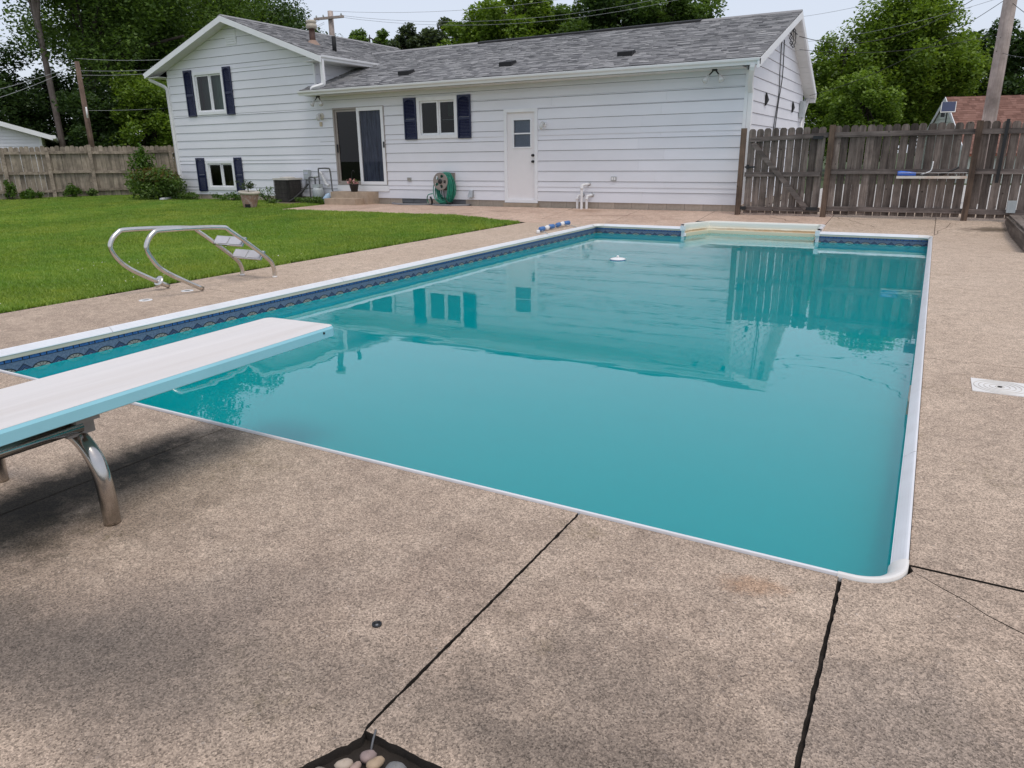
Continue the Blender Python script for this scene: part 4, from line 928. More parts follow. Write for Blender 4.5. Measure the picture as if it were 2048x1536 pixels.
# sliding glass door
u0, u1, z0, z1 = H_SL
sd_ = part('sliding_door', ring(MB(), u0, u1, z0, z1, .045, -.10, .035), M['bronze'], house)
um = -13.49
part('screen_frame', ring(MB(), u0+.047, um, z0+.047, z1-.047, .055, -.04, .0), M['bronze'], sd_)
mb = MB(); mb.add([front(u0+.10, -.02, z0+.1), front(um-.05, -.02, z0+.1), front(um-.05, -.02, z1-.1), front(u0+.10, -.02, z1-.1)], [(0,1,2,3)]); part('pane', mb, glassmat('door_glass', (.25,.26,.27)), sd_)
part('door_frame', ring(MB(), um-.045, u1-.02, z0+.01, z1-.02, .085, .004, .048), M['trim'], sd_)
mb = MB(); mb.add([front(um+.04, .03, z0+.09), front(u1-.10, .03, z0+.09), front(u1-.10, .03, z1-.1), front(um+.04, .03, z1-.1)], [(0,1,2,3)]); part('pane', mb, glassmat('screen_glass', (.72,.74,.78), .6), sd_)
drape(um+.02, u1-.08, z0+.08, z1-.09, -.05, .035, .15, M['curtain_blue'], sd_)
mb = MB(); mb.box(u1-.055, u1-.02, HY-.065, HY-.045, 1.55, 1.70); mb.box(u0+.06, u0+.09, HY-.03, HY-.0, 1.45, 1.66); part('pull', mb, M['black'], sd_)
mb = MB(); mb.box(u0-.02, u1+.03, HY-.045, HY-.002, z0-.16, z0-.012); part('sill_board', mb, M['trim'], house)
# back door
u0, u1, z0, z1 = H_DO
do = part('door', ring(MB(), u0, u1, z0, z1, .075, -.08, .045), M['trim'], house)
W0, W1, WZ0, WZ1 = u0+.25, u1-.20, 1.50, 2.10
sheet(front, u0+.075, u1-.075, z0+.075, z1-.075, [(W0, W1, WZ0, WZ1)], .045, M['door'], 'door_panel').parent = house
part('light_frame', ring(MB(), W0-.03, W1+.03, WZ0-.03, WZ1+.03, .032, -.01, .014), M['trim'], do)
mb = MB(); mb.add([front(W0, -.015, WZ0), front(W1, -.015, WZ0), front(W1, -.015, WZ1), front(W0, -.015, WZ1)], [(0,1,2,3)]); part('pane', mb, glassmat('light_glass', (.85,.88,.9)), do)
mb = MB(); zz = WZ0
while zz < WZ1: mb.hexa([front(W0, -.07, zz), front(W1, -.07, zz), front(W1, -.055, zz), front(W0, -.055, zz), front(W0, -.052, zz+.021), front(W1, -.052, zz+.021), front(W1, -.05, zz+.021), front(W0, -.05, zz+.021)]); zz += .024
part('blind', mb, M['blind'], do, kind='stuff')
mb = MB(); mb.box(W0, W1, HY-.005, HY+.012, 1.80-.015, 1.80+.015); part('glazing_bar', mb, M['trim'], do)
for zk in (1.17, 1.31):
    mb = MB(); mb.smooth = True; mb.lathe((u1-.125, HY-.0, zk), [(.03, -.0), (.03, .012), (.014, .016), (.016, .04), (.03, .05), (.028, .068), (.012, .074)], 14, 'y'); part('knob', mb, M['black'], do)
mb = MB(); mb.box(u0-.02, u1+.02, HY-.09, HY+.0, z0-.11, z0-.012); part('threshold', mb, M['stepc'], house)
# outlets, dryer vent, wells
for (ux, uz) in ((-11.91, .755), (-6.23, .79)):
    mb = MB(); mb.box(ux-.06, ux+.06, HY-.048, HY-.02, uz-.045, uz+.045); ol = part('outlet', mb, M['galv'], house)
    for s_ in (-.027, .027): mb = MB(); mb.box(ux+s_-.02, ux+s_+.02, HY-.053, HY-.049, uz-.03, uz+.03); part('socket_face', mb, M['bronze'] if ux < -10 else M['pvc'], ol)
mb = MB(); mb.hexa([(-10.07, HY-.13, .33), (-9.93, HY-.13, .33), (-9.93, HY-.02, .33), (-10.07, HY-.02, .33), (-10.05, HY-.06, .50), (-9.95, HY-.06, .50), (-9.95, HY-.02, .50), (-10.05, HY-.02, .50)]); part('dryer_vent', mb, M['galv'], house)

# ------------------------------------------------------------------ things on and by the house
# concrete steps
st = thing('concrete_steps', 'two tan concrete steps up to the sliding door', 'steps', (-13.6, 15.3, .13))
mb = MB(); mb.box(-14.20, -13.12, 14.84, 15.17, .08, .275); part('lower_step', mb, M['stepc'], st)
mb = MB(); mb.box(-14.26, -12.98, 15.17, HY-.0, .08, .435); part('upper_step', mb, M['stepc'], st)
# air conditioner
ac = thing('air_conditioner', 'black-grilled outdoor air conditioner against the wing', 'air conditioner', (-15.75, 15.05, .12))
def rbox(x0, x1, y0, y1, r, n=4):
    o = []
    for cx, cy, a0 in ((x1-r, y1-r, 0), (x0+r, y1-r, 90), (x0+r, y0+r, 180), (x1-r, y0+r, 270)):
        for k in range(n+1): a = math.radians(a0+k*90/n); o.append((cx+r*math.cos(a), cy+r*math.sin(a)))
    return o
o = rbox(-16.06, -15.52, 14.86, 15.40, .07)
mb = MB(); mb.prism([(x, y, .14) for x, y in o], (0, 0, .60)); part('coil_body', mb, M['hole_shade'], ac)
fins = MB(); rr = random.Random(3); o2 = rbox(-16.08, -15.50, 14.84, 15.42, .07)
per = [(Vector(a+(0,)), Vector(b2+(0,))) for a, b2 in zip(o2, o2[1:]+o2[:1])]
for a, b2 in per:
    L = (b2-a).length; n_ = max(1, int(L/.016))
    for k in range(n_):
        p = a+(b2-a)*(k+.5)/n_; fins.box(p.x-.0025, p.x+.0025, p.y-.0025, p.y+.0025, .14, .74)
part('grille_fins', fins, pm('fins', (.085, .075, .07), .5, .5, 9, (3,3,.4)), ac, kind='stuff')
for k in range(6):
    mb = MB(); z = .16+k*.114; mb.tube([(x, y, z) for x, y in o2+o2[:1]], .005, 4, cap=False); part('grille_ring', mb, M['coil'], ac)
o3 = rbox(-16.10, -15.48, 14.82, 15.44, .08)
mb = MB(); mb.prism([(x, y, .745) for x, y in o3], (0, 0, .045)); part('top_cover', mb, M['ac_top'], ac)
mb = MB(); mb.smooth = True; mb.lathe((-15.79, 15.13, .79), [(.22, .0), (.20, .025), (.1, .035), (.02, .04)], 20); part('fan_guard', mb, M['ac_top'], ac)
mb = MB(); mb.box(-16.14, -15.44, 14.78, 15.5, .07, .14); part('pad', mb, M['stepc'], ac)
# disconnect box with conduit
bx = thing('disconnect_box', 'small grey electrical box with hanging conduit beside the gas meter', 'electrical box', (-15.45, HY-.05, .84))
mb = MB(); mb.box(-15.57, -15.37, HY-.12, HY-.024, .74, 1.0); part('box_body', mb, M['meter'], bx)
mb = MB(); mb.box(-15.54, -15.40, HY-.126, HY-.121, .88, .94); part('sticker', mb, pm('sticker', (.5, .52, .6), .5), bx)
mb = MB(); mb.smooth = True; mb.tube(bez([(-15.52, HY-.08, .74), (-15.55, HY-.1, .55), (-15.68, HY-.2, .32), (-15.8, HY-.3, .25)], 5), .012, 6); part('conduit', mb, M['pipe_grey'], bx)
# gas meter
gm = thing('gas_meter', 'grey gas meter with looping pipes left of the steps', 'gas meter', (-14.95, 15.45, .13))
gx, gy = -14.95, HY-.24
mb = MB(); mb.smooth = True; mb.lathe((gx, gy, .40), [(.02, -.17), (.13, -.16), (.155, -.10), (.155, .06), (.13, .12), (.03, .13)], 18); part('meter_body', mb, M['meter'], gm)
mb = MB(); mb.box(gx-.12, gx+.12, gy-.08, gy+.08, .53, .62); part('meter_head', mb, M['meter'], gm)
def pipe(pts, r, mat, parent, name='pipe', n=5):
    mb = MB(); mb.smooth = True; mb.tube(bez(pts, n), r, 10); return part(name, mb, mat, parent)
pipe([(gx-.08, gy, .62), (gx-.08, gy, .70), (gx-.08, gy, .78), (gx-.14, gy, .80), (gx-.26, gy, .80), (gx-.30, gy, .76), (gx-.30, gy, .4), (gx-.30, gy, .12)], .022, M['pipe_grey'], gm)
pipe([(gx+.08, gy, .62), (gx+.08, gy, .9), (gx+.08, gy, 1.02), (gx+.14, gy, 1.04), (gx+.42, gy, 1.04), (gx+.48, gy+.02, 1.0), (gx+.48, gy+.05, .7), (gx+.49, gy+.05, .45), (gx+.55, gy+.1, .42), (gx+.56, gy+.22, .42)], .02, M['pipe_grey'], gm)
mb = MB(); mb.smooth = True; mb.lathe((gx-.02, gy-.03, .82), [(.02, -.03), (.07, -.025), (.075, .02), (.03, .03)], 14); part('regulator', mb, M['meter'], gm)
pipe([(gx+.0, HY-.03, .9), (gx+.0, HY-.12, .93), (gx+.08, HY-.16, .9), (gx+.17, HY-.14, .72), (gx+.2, HY-.12, .62), (gx+.3, HY-.12, .58)], .035, M['pvc'], gm, 'white_elbow_pipe')
mb = MB(); mb.smooth = True; mb.tube(bez([(-15.3, 15.4, .62), (-15.32, 15.2, .45), (-15.42, 14.95, .25), (-15.55, 14.85, .16)], 5), .03, 8)
solo('refrigerant_hose', mb, M['rubber'], 'thick black insulated hose from wall to air conditioner', 'hose', (-15.4, 15.1, .13))
# flower pot
fp = thing('flower_pot', 'black hanging pot of pink flowers on the upper step', 'flower pot', (-13.55, 15.33, .435))
mb = MB(); mb.smooth = True; mb.lathe((-13.55, 15.33, .435), [(.085, 0), (.125, .19), (.13, .20), (.115, .20), (.11, .17)], 18); part('pot', mb, M['black'], fp)
pipe([(-13.62, 15.33, .63), (-13.60, 15.33, .86), (-13.58, 15.33, .96), (-13.53, 15.33, .985), (-13.50, 15.33, .94)], .006, M['black'], fp, 'hanger_hook')
rr = np.random.default_rng(5)
def leafquads(C, size, rng, up=.3, aspect=.6):
    """C: (n,3) centres -> (n,4,3) rhombic leaves, normals random with a bias upward"""
    n = len(C); nr = rng.normal(size=(n,3)); nr[:,2] = np.abs(nr[:,2])+up; nr /= np.linalg.norm(nr, axis=1, keepdims=True)
    a = rng.normal(size=(n,3)); a -= nr*np.sum(a*nr, 1, keepdims=True); a /= np.linalg.norm(a, axis=1, keepdims=True); b = np.cross(nr, a)
    s = (size*rng.uniform(.65, 1.35, size=n))[:,None]
    return np.stack([C-a*s*.5, C+b*s*.5*aspect-nr*s*.06, C+a*s*.5, C-b*s*.5*aspect-nr*s*.06], axis=1)
def cloud(c, r, n, rng, shell=.5):
    d = rng.normal(size=(n,3)); d /= np.linalg.norm(d, axis=1, keepdims=True); k = rng.uniform(size=n)**shell
    return np.array(c)+d*k[:,None]*np.array(r)
def leaves(name, C, size, mat, parent, rng, up=.3, aspect=.6):
    V = leafquads(C, size, rng, up, aspect); off = WLOC.get(parent.name, (0,0,0)) if parent else (0,0,0)
    o = link(bpy.data.objects.new(name, npmesh(name, V-np.array(off), 4, mat)), parent); WLOC[o.name] = off; o['kind'] = 'stuff' if parent else 'stuff'; return o
leaves('blossoms', cloud((-13.57, 15.30, .70), (.2, .14, .08), 90, rr), .06, M['petal'], fp, rr)
leaves('leaves', cloud((-13.55, 15.33, .68), (.15, .13, .08), 110, rr), .05, M['leaf_mid'], fp, rr)
# urn planter
ux, uy, uz = -15.38, 13.35, gz(-15.38, 13.35)
ur = thing('urn_planter', 'chipped pebble-faced terracotta urn planter tilted on the lawn', 'planter', (ux, uy, uz))
mb = MB(); mb.smooth = True; prof = [(.15, 0), (.165, .05), (.195, .18), (.225, .33), (.23, .37)]
mb.lathe((0, 0, 0), prof, 24); Rt = Matrix.Rotation(math.radians(5), 3, 'Y'); mb.v = [tuple(Rt@Vector(v)+Vector((ux, uy, uz-.01))) for v in mb.v]; part('urn_body', mb, M['terracotta'], ur)
mb = MB(); mb.smooth = True; mb.lathe((0, 0, 0), [(.23, .36), (.265, .375), (.275, .405), (.262, .43), (.22, .435), (.20, .41)], 24); mb.v = [tuple(Rt@Vector(v)+Vector((ux, uy, uz-.01))) for v in mb.v]; part('rim', mb, M['urn_rim'], ur)
mb = MB(); mb.smooth = True; mb.lathe((0,0,0), [(.205, .40), (.02, .415)], 16); mb.v = [tuple(Rt@Vector(v)+Vector((ux, uy, uz-.01))) for v in mb.v]; part('potting_soil', mb, M['soil'], ur)
mb = MB(); R3 = Matrix.Rotation(.4, 3, 'Z'); mb.obox((ux+.09, uy-.135, uz+.06), (.06, .05, .05), R3); part('broken_hole', mb, M['hole_shade'], ur)
st_ = MB(); st_.smooth = True; rs = random.Random(4); tips = []
for k in range(11):
    a = rs.uniform(0, 6.28); d_ = rs.uniform(.08, .28); h_ = rs.uniform(.12, .28); b0 = Vector((ux, uy, uz+.40)); e_ = b0+Vector((math.cos(a)*d_, math.sin(a)*d_, h_)); st_.tube(bez([b0, b0+Vector((0,0,h_*.6)), e_], 3), .004, 4); tips += [e_, (b0+e_)/2+Vector((0,0,h_*.2))]
part('stems', st_, M['leaf_mid'], ur)
C = np.concatenate([cloud(t, (.07, .07, .05), 12, rr) for t in tips]); leaves('leaves', C, .05, M['leaf_grey'], ur, rr)
# hose reel
hr = thing('hose_reel', 'wall hose reel wound with green garden hose', 'hose reel', (-10.66, HY-.1, .14))
hx, hz = -10.70, .72; hy0, hy1 = HY-.36, HY-.06
for yy in (hy0, hy1):
    mb = MB(); mb.smooth = False; mb.lathe((hx, yy, hz), [(.20, -.012), (.215, -.008), (.215, .008), (.20, .012)], 26, 'y', cap=False)
    for k in range(5):
        a = 2*math.pi*k/5+.3; a2 = a+.62
        mb.add([(hx+.07*math.cos(a), yy-.008, hz+.07*math.sin(a)), (hx+.205*math.cos(a-.12), yy-.008, hz+.205*math.sin(a-.12)), (hx+.205*math.cos(a2), yy-.008, hz+.205*math.sin(a2)), (hx+.07*math.cos(a2), yy-.008, hz+.07*math.sin(a2))], [(0,1,2,3)])
    mb.lathe((hx, yy, hz), [(.165, .0085), (.215, .0085)], 26, 'y', cap=False); mb.lathe((hx, yy, hz), [(.03, .009), (.085, .009)], 26, 'y', cap=False)
    part('reel_disc', mb, M['reel'], hr)
mb = MB(); mb.smooth = True; mb.lathe((hx, hy0, hz), [(.06, .0), (.06, .025), (.03, .03)], 16, 'y'); part('hub', mb, M['black'], hr)
mb = MB(); mb.smooth = True; mb.lathe((hx, hy1, hz), [(.09, 0), (.09, hy1-hy0)], 16, 'y'); part('drum', mb, M['reel'], hr)
mb = MB(); mb.box(hx-.2, hx+.22, HY-.06, HY-.024, .5, .92); part('wall_bracket', mb, M['reel'], hr)
rs = random.Random(9)
for k in range(22):                                       # hanging loops of hose
    yy = hy0+.035+(hy1-hy0-.06)*((k*7) % 22)/22; w = rs.uniform(.17, .27); bot = rs.uniform(.155, .30); cx_ = hx+rs.uniform(-.03, .08); top = hz+.12+rs.uniform(0, .09)
    pts = [(cx_-w*.55, yy, top-.03), (cx_, yy, top), (cx_+w*.6, yy, top-.05), (cx_+w, yy-.02, (top+bot)/2), (cx_+w*.75, yy-.04, bot+.09), (cx_, yy-.05, bot), (cx_-w*.8, yy-.04, bot+.1), (cx_-w, yy-.02, (top+bot)/2)]
    mb = MB(); mb.smooth = True; mb.tube(bez(pts+pts[:1], 5), .011, 7, cap=False); part('hose_loop', mb, M['hose'], hr)
pipe([(hx-.25, hy0, .42), (hx-.36, hy0-.02, .40), (hx-.46, hy0+.05, .34), (hx-.50, hy0+.1, .26), (hx-.48, hy0+.12, .18)], .012, M['hose'], hr, 'hose_end')
pipe([(hx+.1, hy0-.02, .5), (hx+.14, hy0-.04, .34), (hx+.22, hy0-.04, .22), (hx+.3, hy0, .2)], .013, M['rubber'], hr, 'leader_hose')
mb = MB(); mb.smooth = True; mb.tube([(hx-.40, hy0+.1, .34), (hx-.36, hy0+.1, .26), (hx-.37, hy0+.12, .15)], .025, 8); part('nozzle', mb, M['rubber'], hr)
# window wells
for a, b2, lab in ((-12.33, -11.32, 'dark basement window well left of the hose reel'), (-11.02, -10.2, 'dark basement window well behind the hose reel')):
    w = thing('window_well', lab, 'window well', ((a+b2)/2, HY-.2, .13))
    mb = MB(); mb.box(a, b2, HY+.012, HY+.05, .02, .268); part('dark_window', mb, M['hole_shade'], w)
    mb = MB(); mb.box((a+b2)/2-.008, (a+b2)/2+.008, HY+.0, HY+.012, .1, .268); part('mullion', mb, M['pipe_grey'], w)
    mb = MB(); mb.smooth = True; c = (a+b2)/2; hw = (b2-a)/2+.14
    pts = [(c+hw*math.cos(t), HY-.02-.34*math.sin(t), gz(c, HY-.3*math.sin(t)-.1)+.015) for t in [math.pi*k/14 for k in range(15)]]; mb.tube(pts, .03, 6); part('well_edging', mb, M['edging'], w)
    mb = MB(); mb.add([(c+hw*.97*math.cos(t), HY-.02-.33*math.sin(t), gz(c, HY-.33*math.sin(t)-.03)+.004) for t in [math.pi*k/14 for k in range(15)]], [tuple(range(15))]); part('well_floor', mb, pm('well_dirt', (.06, .05, .045), .9, .4, 9), w)
# pvc pipes
pv = thing('pvc_pipes', 'three white plastic pipes bending into the wall near the back door', 'pipes', (-6.92, HY-.12, .15))
for x_, zt, y_ in ((-7.07, .42, HY-.12), (-6.93, .66, HY-.20), (-6.84, .42, HY-.12)):
    p = pipe([(x_, y_, .1), (x_, y_, .25), (x_, y_, zt-.07), (x_+.015, y_+.015, zt-.015), (x_+.05, y_+.06, zt), (x_+.10, HY-.03, zt+.01)], .03, M['pvc'], pv)
    mb = MB(); mb.smooth = True; mb.lathe((x_, y_, zt-.10), [(.030, 0), (.038, .002), (.038, .055), (.030, .057)], 12, cap=False); part('coupling', mb, M['pvc'], p)
    mb = MB(); mb.smooth = True; mb.lathe((x_+.10, HY-.026, zt+.01), [(.043, 0), (.043, .008), (.03, .012)], 12, 'y', cap=False); part('wall_flange', mb, M['galv'], p)
# floodlights and lamps
def flood(x, y, z, label, sc=1.0):
    f = thing('floodlight', label, 'floodlight', (x, y, z), 'twin floodlights under the eaves')
    mb = MB(); mb.smooth = True; mb.lathe((x, y, z-.03), [(.055, -.0), (.055, .03)], 14); part('base_plate', mb, M['black'], f)
    for s_ in (-1, 1):
        a = Vector((x+s_*.03, y, z-.03)); b2 = a+Vector((s_*.08, -.03, -.09)); c = b2+Vector((s_*.06, -.05, -.10))
        mb = MB(); mb.smooth = True; mb.tube([a, b2], .014, 8); part('arm', mb, M['black'], f)
        mb = MB(); mb.smooth = True; d = (c-b2).normalized(); mb.tube([b2-d*.02, b2+d*.03, b2+d*.09, b2+d*.13, b2+d*.15], [.022, .028, .056, .062, .03], 14); part('bulb', mb, M['lampglass'], f)
flood(-14.62, 15.38, 2.885, 'twin floodlight under the eave at the sliding door'); flood(-4.08, 15.40, 2.885, 'twin floodlight under the eave near the right corner')
for x_, z_, lab, r_ in ((-14.78, 2.40, 'cream jelly-jar wall lamp left of the sliding door', .085), (-7.97, 1.98, 'small round wall lamp right of the back door', .055)):
    f = thing('wall_lamp', lab, 'wall lamp', (x_, HY-.03, z_))
    mb = MB(); mb.smooth = True; mb.lathe((x_, HY-.024, z_), [(r_, 0), (r_, .015), (r_*.6, .03)], 16, 'y'); part('back_plate', mb, M['lamp_body'] if x_ < -10 else M['trim'], f)
    mb = MB(); mb.smooth = True; mb.tube([(x_, HY-.05, z_+.02), (x_-.01, HY-.11, z_+.03), (x_-.02, HY-.14, z_), (x_-.02, HY-.145, z_-.07), (x_-.02, HY-.145, z_-.12)], [.03, .04, r_*.7, r_*.75, r_*.35], 12); part('lamp_jar', mb, M['lampglass'], f)
mb = MB(); mb.box(-14.86, -14.78, HY-.05, HY-.024, 2.14, 2.25); solo('doorbell', mb, pm('doorbell_tan', (.55, .45, .32), .5), 'small tan wall plate below the jelly-jar lamp', 'wall plate', (-14.82, HY-.03, 2.2))
# cables on the right gable
cb = thing('cable_coil', 'coil of black cable hanging under the right gable', 'cable', (HX+.2, 18.9, 3.9))
def circ(c, r, n, rx=1.0, ph=0): return [(c[0]+.02*math.sin(3*k), c[1]+r*math.cos(2*math.pi*k/n+ph)*rx, c[2]+r*math.sin(2*math.pi*k/n+ph)) for k in range(n+1)]
for c, r in (((HX+.20, 18.85, 3.82), .17), ((HX+.22, 18.95, 3.80), .20)):
    mb = MB(); mb.smooth = True; mb.tube(circ(c, r, 18, 1.35), .010, 6, cap=False); part('cable_loop', mb, M['wire_d'], cb)
for pts in ([(HX+.1, 18.4, 3.98), (HX+.15, 18.7, 4.0), (HX+.25, 19.2, 3.9)], [(HX+.05, 18.45, 3.9), (HX+.045, 18.6, 3.2), (HX+.045, 18.75, 2.6), (HX+.045, 18.5, 1.9), (HX+.045, 18.4, 1.3)], [(HX+.06, 18.75, 3.75), (HX+.045, 19.0, 3.0), (HX+.045, 18.8, 2.4), (HX+.045, 18.6, 1.5)]):
    pipe(pts, .011, M['wire_d'], cb, 'cable_run')
for y_ in (17.47, 20.9):
    mb = MB(); mb.prism([(HX+.028, y_-.12, 2.54), (HX+.028, y_-.12, 2.28), (HX+.028, y_+.16, 2.41)], (.03, 0, 0)); 
    part('triangle_vent', mb, M['hole_shade'], house)
sm = thing('service_box', 'pale electric service box under the back corner of the gable', 'service box', (HX+.1, 22.2, 2.4))
mb = MB(); mb.box(HX+.03, HX+.14, 21.95, 22.25, 2.2, 2.62); part('box_body', mb, M['meter'], sm)
mb = MB(); mb.smooth = True; mb.tube([(HX+.09, 22.1, 1.2), (HX+.09, 22.1, 2.2)], .03, 8); part('conduit', mb, M['pvc'], sm)
# downspout extension on the grass, blue bag by the steps
mb = MB(); mb.smooth = True; mb.tube([(-21.0, 15.35, gz(-21, 15.35)+.05), (-20.75, 14.9, gz(-20.7, 14.9)+.05), (-20.6, 14.5, gz(-20.6, 14.5)+.045)], .05, 8)
solo('spout_extension', mb, M['gutter'], 'short white downspout extension lying in the grass by the bush', 'downspout', (-20.8, 14.9, .12))
mb = MB(); mb.smooth = True; mb.tube([(-14.40, 15.1, .14), (-14.38, 15.12, .24), (-14.34, 15.15, .34), (-14.30, 15.16, .40)], [.10, .11, .07, .02], 8)
solo('plastic_bag', mb, pm('bag_blue', (.35, .48, .62), .35, .3, 20), 'crumpled pale blue plastic bag beside the concrete steps', 'bag', (-14.38, 15.12, .13))

# ------------------------------------------------------------------ fences
FY = 15.22
def picket_mesh(w, z0, z1, th, mat, name='picket'):
    mb = MB(); r = w*.28
    prof = [(-w/2, z0), (w/2, z0), (w/2, z1-r*1.3), (w/2-r*.35, z1-r*.45), (w/2-r, z1), (-w/2+r, z1), (-w/2+r*.35, z1-r*.45), (-w/2, z1-r*1.3)]
    mb.prism([(x, 0, z) for x, z in prof], (0, th, 0)); return mb.mesh(name, mat)
PK = [picket_mesh(.128, 0, 1.60, .018, M['fence']), picket_mesh(.125, 0, 1.605, .018, M['fence']), picket_mesh(.130, 0, 1.595, .018, M['fence'])]
rf = random.Random(21)
fence = thing('wooden_fence', 'weathered dark wooden picket fence right of the gate', 'fence', (2.0, FY, .14))
def pickets(parent, x0, x1, y, z, pitch, meshes, gap_j=.004):
    x = x0+pitch/2
    while x < x1-pitch*.4:
        inst('picket', rf.choice(meshes), (x+rf.uniform(-gap_j, gap_j), y+rf.uniform(-.003, .003), z+rf.uniform(-.006, .006)), parent, (rf.uniform(-.004, .004), rf.uniform(-.004, .004), 0)); x += pitch
def rail(parent, x0, x1, y0, y1, z0, z1, mat, dz=0): 
    mb = MB(); mb.hexa([(x0, y0, z0), (x1, y0, z0+dz), (x1, y1, z0+dz), (x0, y1, z0), (x0, y0, z1), (x1, y0, z1+dz), (x1, y1, z1+dz), (x0, y1, z1)]); return part('rail', mb, mat, parent)
def post(parent, x, y, z0, z1, w, mat): mb = MB(); mb.box(x-w/2, x+w/2, y-w/2, y+w/2, z0, z1); return part('post', mb, mat, parent)
PP = (-1.77, .545, 2.86, 5.2)
for x_ in PP: post(fence, x_, FY-.02, .0, 1.775, .095, M['fence_post'])
for a, b2 in zip(PP[:-1], PP[1:]):
    pickets(fence, a+.03 if a > -1 else a+.02, b2-.02, FY+.03, .16, .1385 if a < 0 else .1415, PK)
    for z0 in (1.555, .90, .225): rail(fence, a+.05, b2-.05, FY-.012, FY+.026, z0, z0+.088, M['fence_rail'], rf.uniform(-.006, .006))
gate = thing('fence_gate', 'weathered wooden gate with diagonal brace beside the house corner', 'gate', (-2.6, FY, .14))
pickets(gate, -3.28, -1.83, FY+.03, .15, .1415, PK)
rail(gate, -3.24, -1.83, FY-.012, FY+.026, 1.50, 1.585, M['fence_rail'], .06); rail(gate, -3.30, -1.90, FY-.012, FY+.026, .85, .935, M['fence_rail'], .01); rail(gate, -3.30, -1.84, FY-.012, FY+.026, .20, .28, M['fence_rail'], .0)
mb = MB(); a = Vector((-3.18, FY-.036, 1.48)); b2 = Vector((-2.08, FY-.036, .26)); d = (b2-a).normalized(); n_ = Vector((d.z, 0, -d.x))*.045
mb.hexa([a-n_, b2-n_, b2-n_+Vector((0,.022,0)), a-n_+Vector((0,.022,0)), a+n_, b2+n_, b2+n_+Vector((0,.022,0)), a+n_+Vector((0,.022,0))]); part('brace', mb, M['fence_rail'], gate)
for x_, z_, w_ in ((-2.0, 1.56, .09), (-1.98, .26, .10), (-3.27, .25, .05)): mb = MB(); mb.box(x_-w_, x_+w_, FY-.04, FY-.0125, z_-.03, z_+.03); part('hinge', mb, M['black'], gate)
mb = MB(); mb.box(-3.30, -3.10, FY-.045, FY-.013, 1.02, 1.05); mb.box(-3.27, -3.22, FY-.05, FY-.013, 1.0, 1.08); part('latch', mb, M['black'], gate)
gp = post(None, -3.375, FY+.0, .0, 1.76, .095, M['fence_post']); gp.name = 'gate_post'; tag(gp, 'brown gate post at the house corner', 'post')
# shelf with pool tools
sh = thing('fence_shelf', 'rusty white metal shelf fixed to the fence', 'shelf', (-.05, FY-.1, .86))
mb = MB(); mb.box(-.60, .485, FY-.17, FY-.07, .83, .872); part('shelf_tray', mb, M['rust_white'], sh)
mb = MB(); mb.tube([(-.58, FY-.16, .925), (.48, FY-.16, .93)], .005, 6); 
for x_ in (-.2, .05, .2, .3, .36, .42, .47): mb.tube([(x_, FY-.16, .872), (x_, FY-.16, .928)], .003, 5)
part('shelf_rail', mb, M['galv'], sh)
mb = MB(); mb.smooth = True; mb.tube([(-.59, FY-.12, .915), (-.54, FY-.12, .918), (-.42, FY-.12, .912), (-.30, FY-.12, .905)], [.042, .045, .038, .032], 10); solo('blue_canister', mb, M['blue'], 'bright blue plastic tool handle on the fence shelf', 'tool', (-.45, FY-.12, .872))
mb = MB(); mb.smooth = True; mb.tube([(.02, FY-.12, .885), (.18, FY-.12, .93), (.34, FY-.11, 1.02)], [.012, .015, .02], 8); solo('black_brush', mb, M['black'], 'black brush handle sticking up from the fence shelf', 'brush', (.1, FY-.12, .872))
mb = MB(); mb.smooth = True; mb.tube([(-.30, FY-.12, .885), (-.1, FY-.12, .89), (.06, FY-.12, .885)], .013, 8); solo('black_rod', mb, M['black'], 'short black rod lying along the fence shelf', 'rod', (-.1, FY-.12, .872))
mb = MB(); mb.smooth = True; mb.tube(bez([(-.22, FY-.1, .90), (-.12, FY-.09, .935), (-.07, FY-.08, .98), (-.06, FY-.07, 1.12)], 4), .010, 8); solo('pale_hook', mb, M['pvc'], 'pale bent plastic pipe leaning on the fence above the shelf', 'pipe', (-.15, FY-.1, .872))
mb = MB(); mb.hexa([(.905, FY-.045, .76), (.955, FY-.045, .76), (.955, FY-.033, .76), (.905, FY-.033, .76), (.915, FY-.045, 1.79), (.965, FY-.045, 1.79), (.965, FY-.033, 1.79), (.915, FY-.033, 1.79)])
solo('black_strap', mb, M['black'], 'long black strap hanging down the fence', 'strap', (.93, FY-.04, .76))
mb = MB(); mb.box(1.14, 1.27, FY-.13, FY-.03, .27, .47); solo('outlet_box', mb, M['meter'], 'grey weatherproof outlet box low on the fence', 'outlet box', (1.2, FY-.08, .27))
# raised plank platform at the right edge
pf = thing('plank_platform', 'low grey plank platform at the right edge of the deck', 'platform', (1.9, 13.6, 0))
px0 = 1.17
for k in range(9): 
    x_ = px0+.02+k*.145; mb = MB(); mb.box(x_, x_+.137, 11.6, 15.05, .215, .245); part('plank', mb, M['plank'], pf)
mb = MB(); mb.box(px0-.02, px0+.018, 11.6, 15.05, .02, .213); part('skirt_board', mb, M['plank'], pf)
# solar light behind the fence
so = thing('solar_light', 'small solar panel light on a pole above the fence', 'solar light', (.02, FY+.35, 0))
mb = MB(); mb.tube([(.03, FY+.35, 0), (.03, FY+.35, 1.98)], .012, 8); part('pole', mb, M['black'], so)
mb = MB(); Rs = Matrix.Rotation(math.radians(55), 3, 'X'); mb.obox((.04, FY+.35, 2.03), (.105, .10, .008), Rs); pn = part('panel', mb, M['solar'], so)
mb = MB(); mb.obox((.04, FY+.345, 2.025), (.115, .11, .005), Rs); part('panel_frame', mb, M['galv'], so)
mb = MB(); mb.box(-.06, .0, FY+.29, FY+.34, 1.86, 1.93); part('lamp_head', mb, M['black'], so)

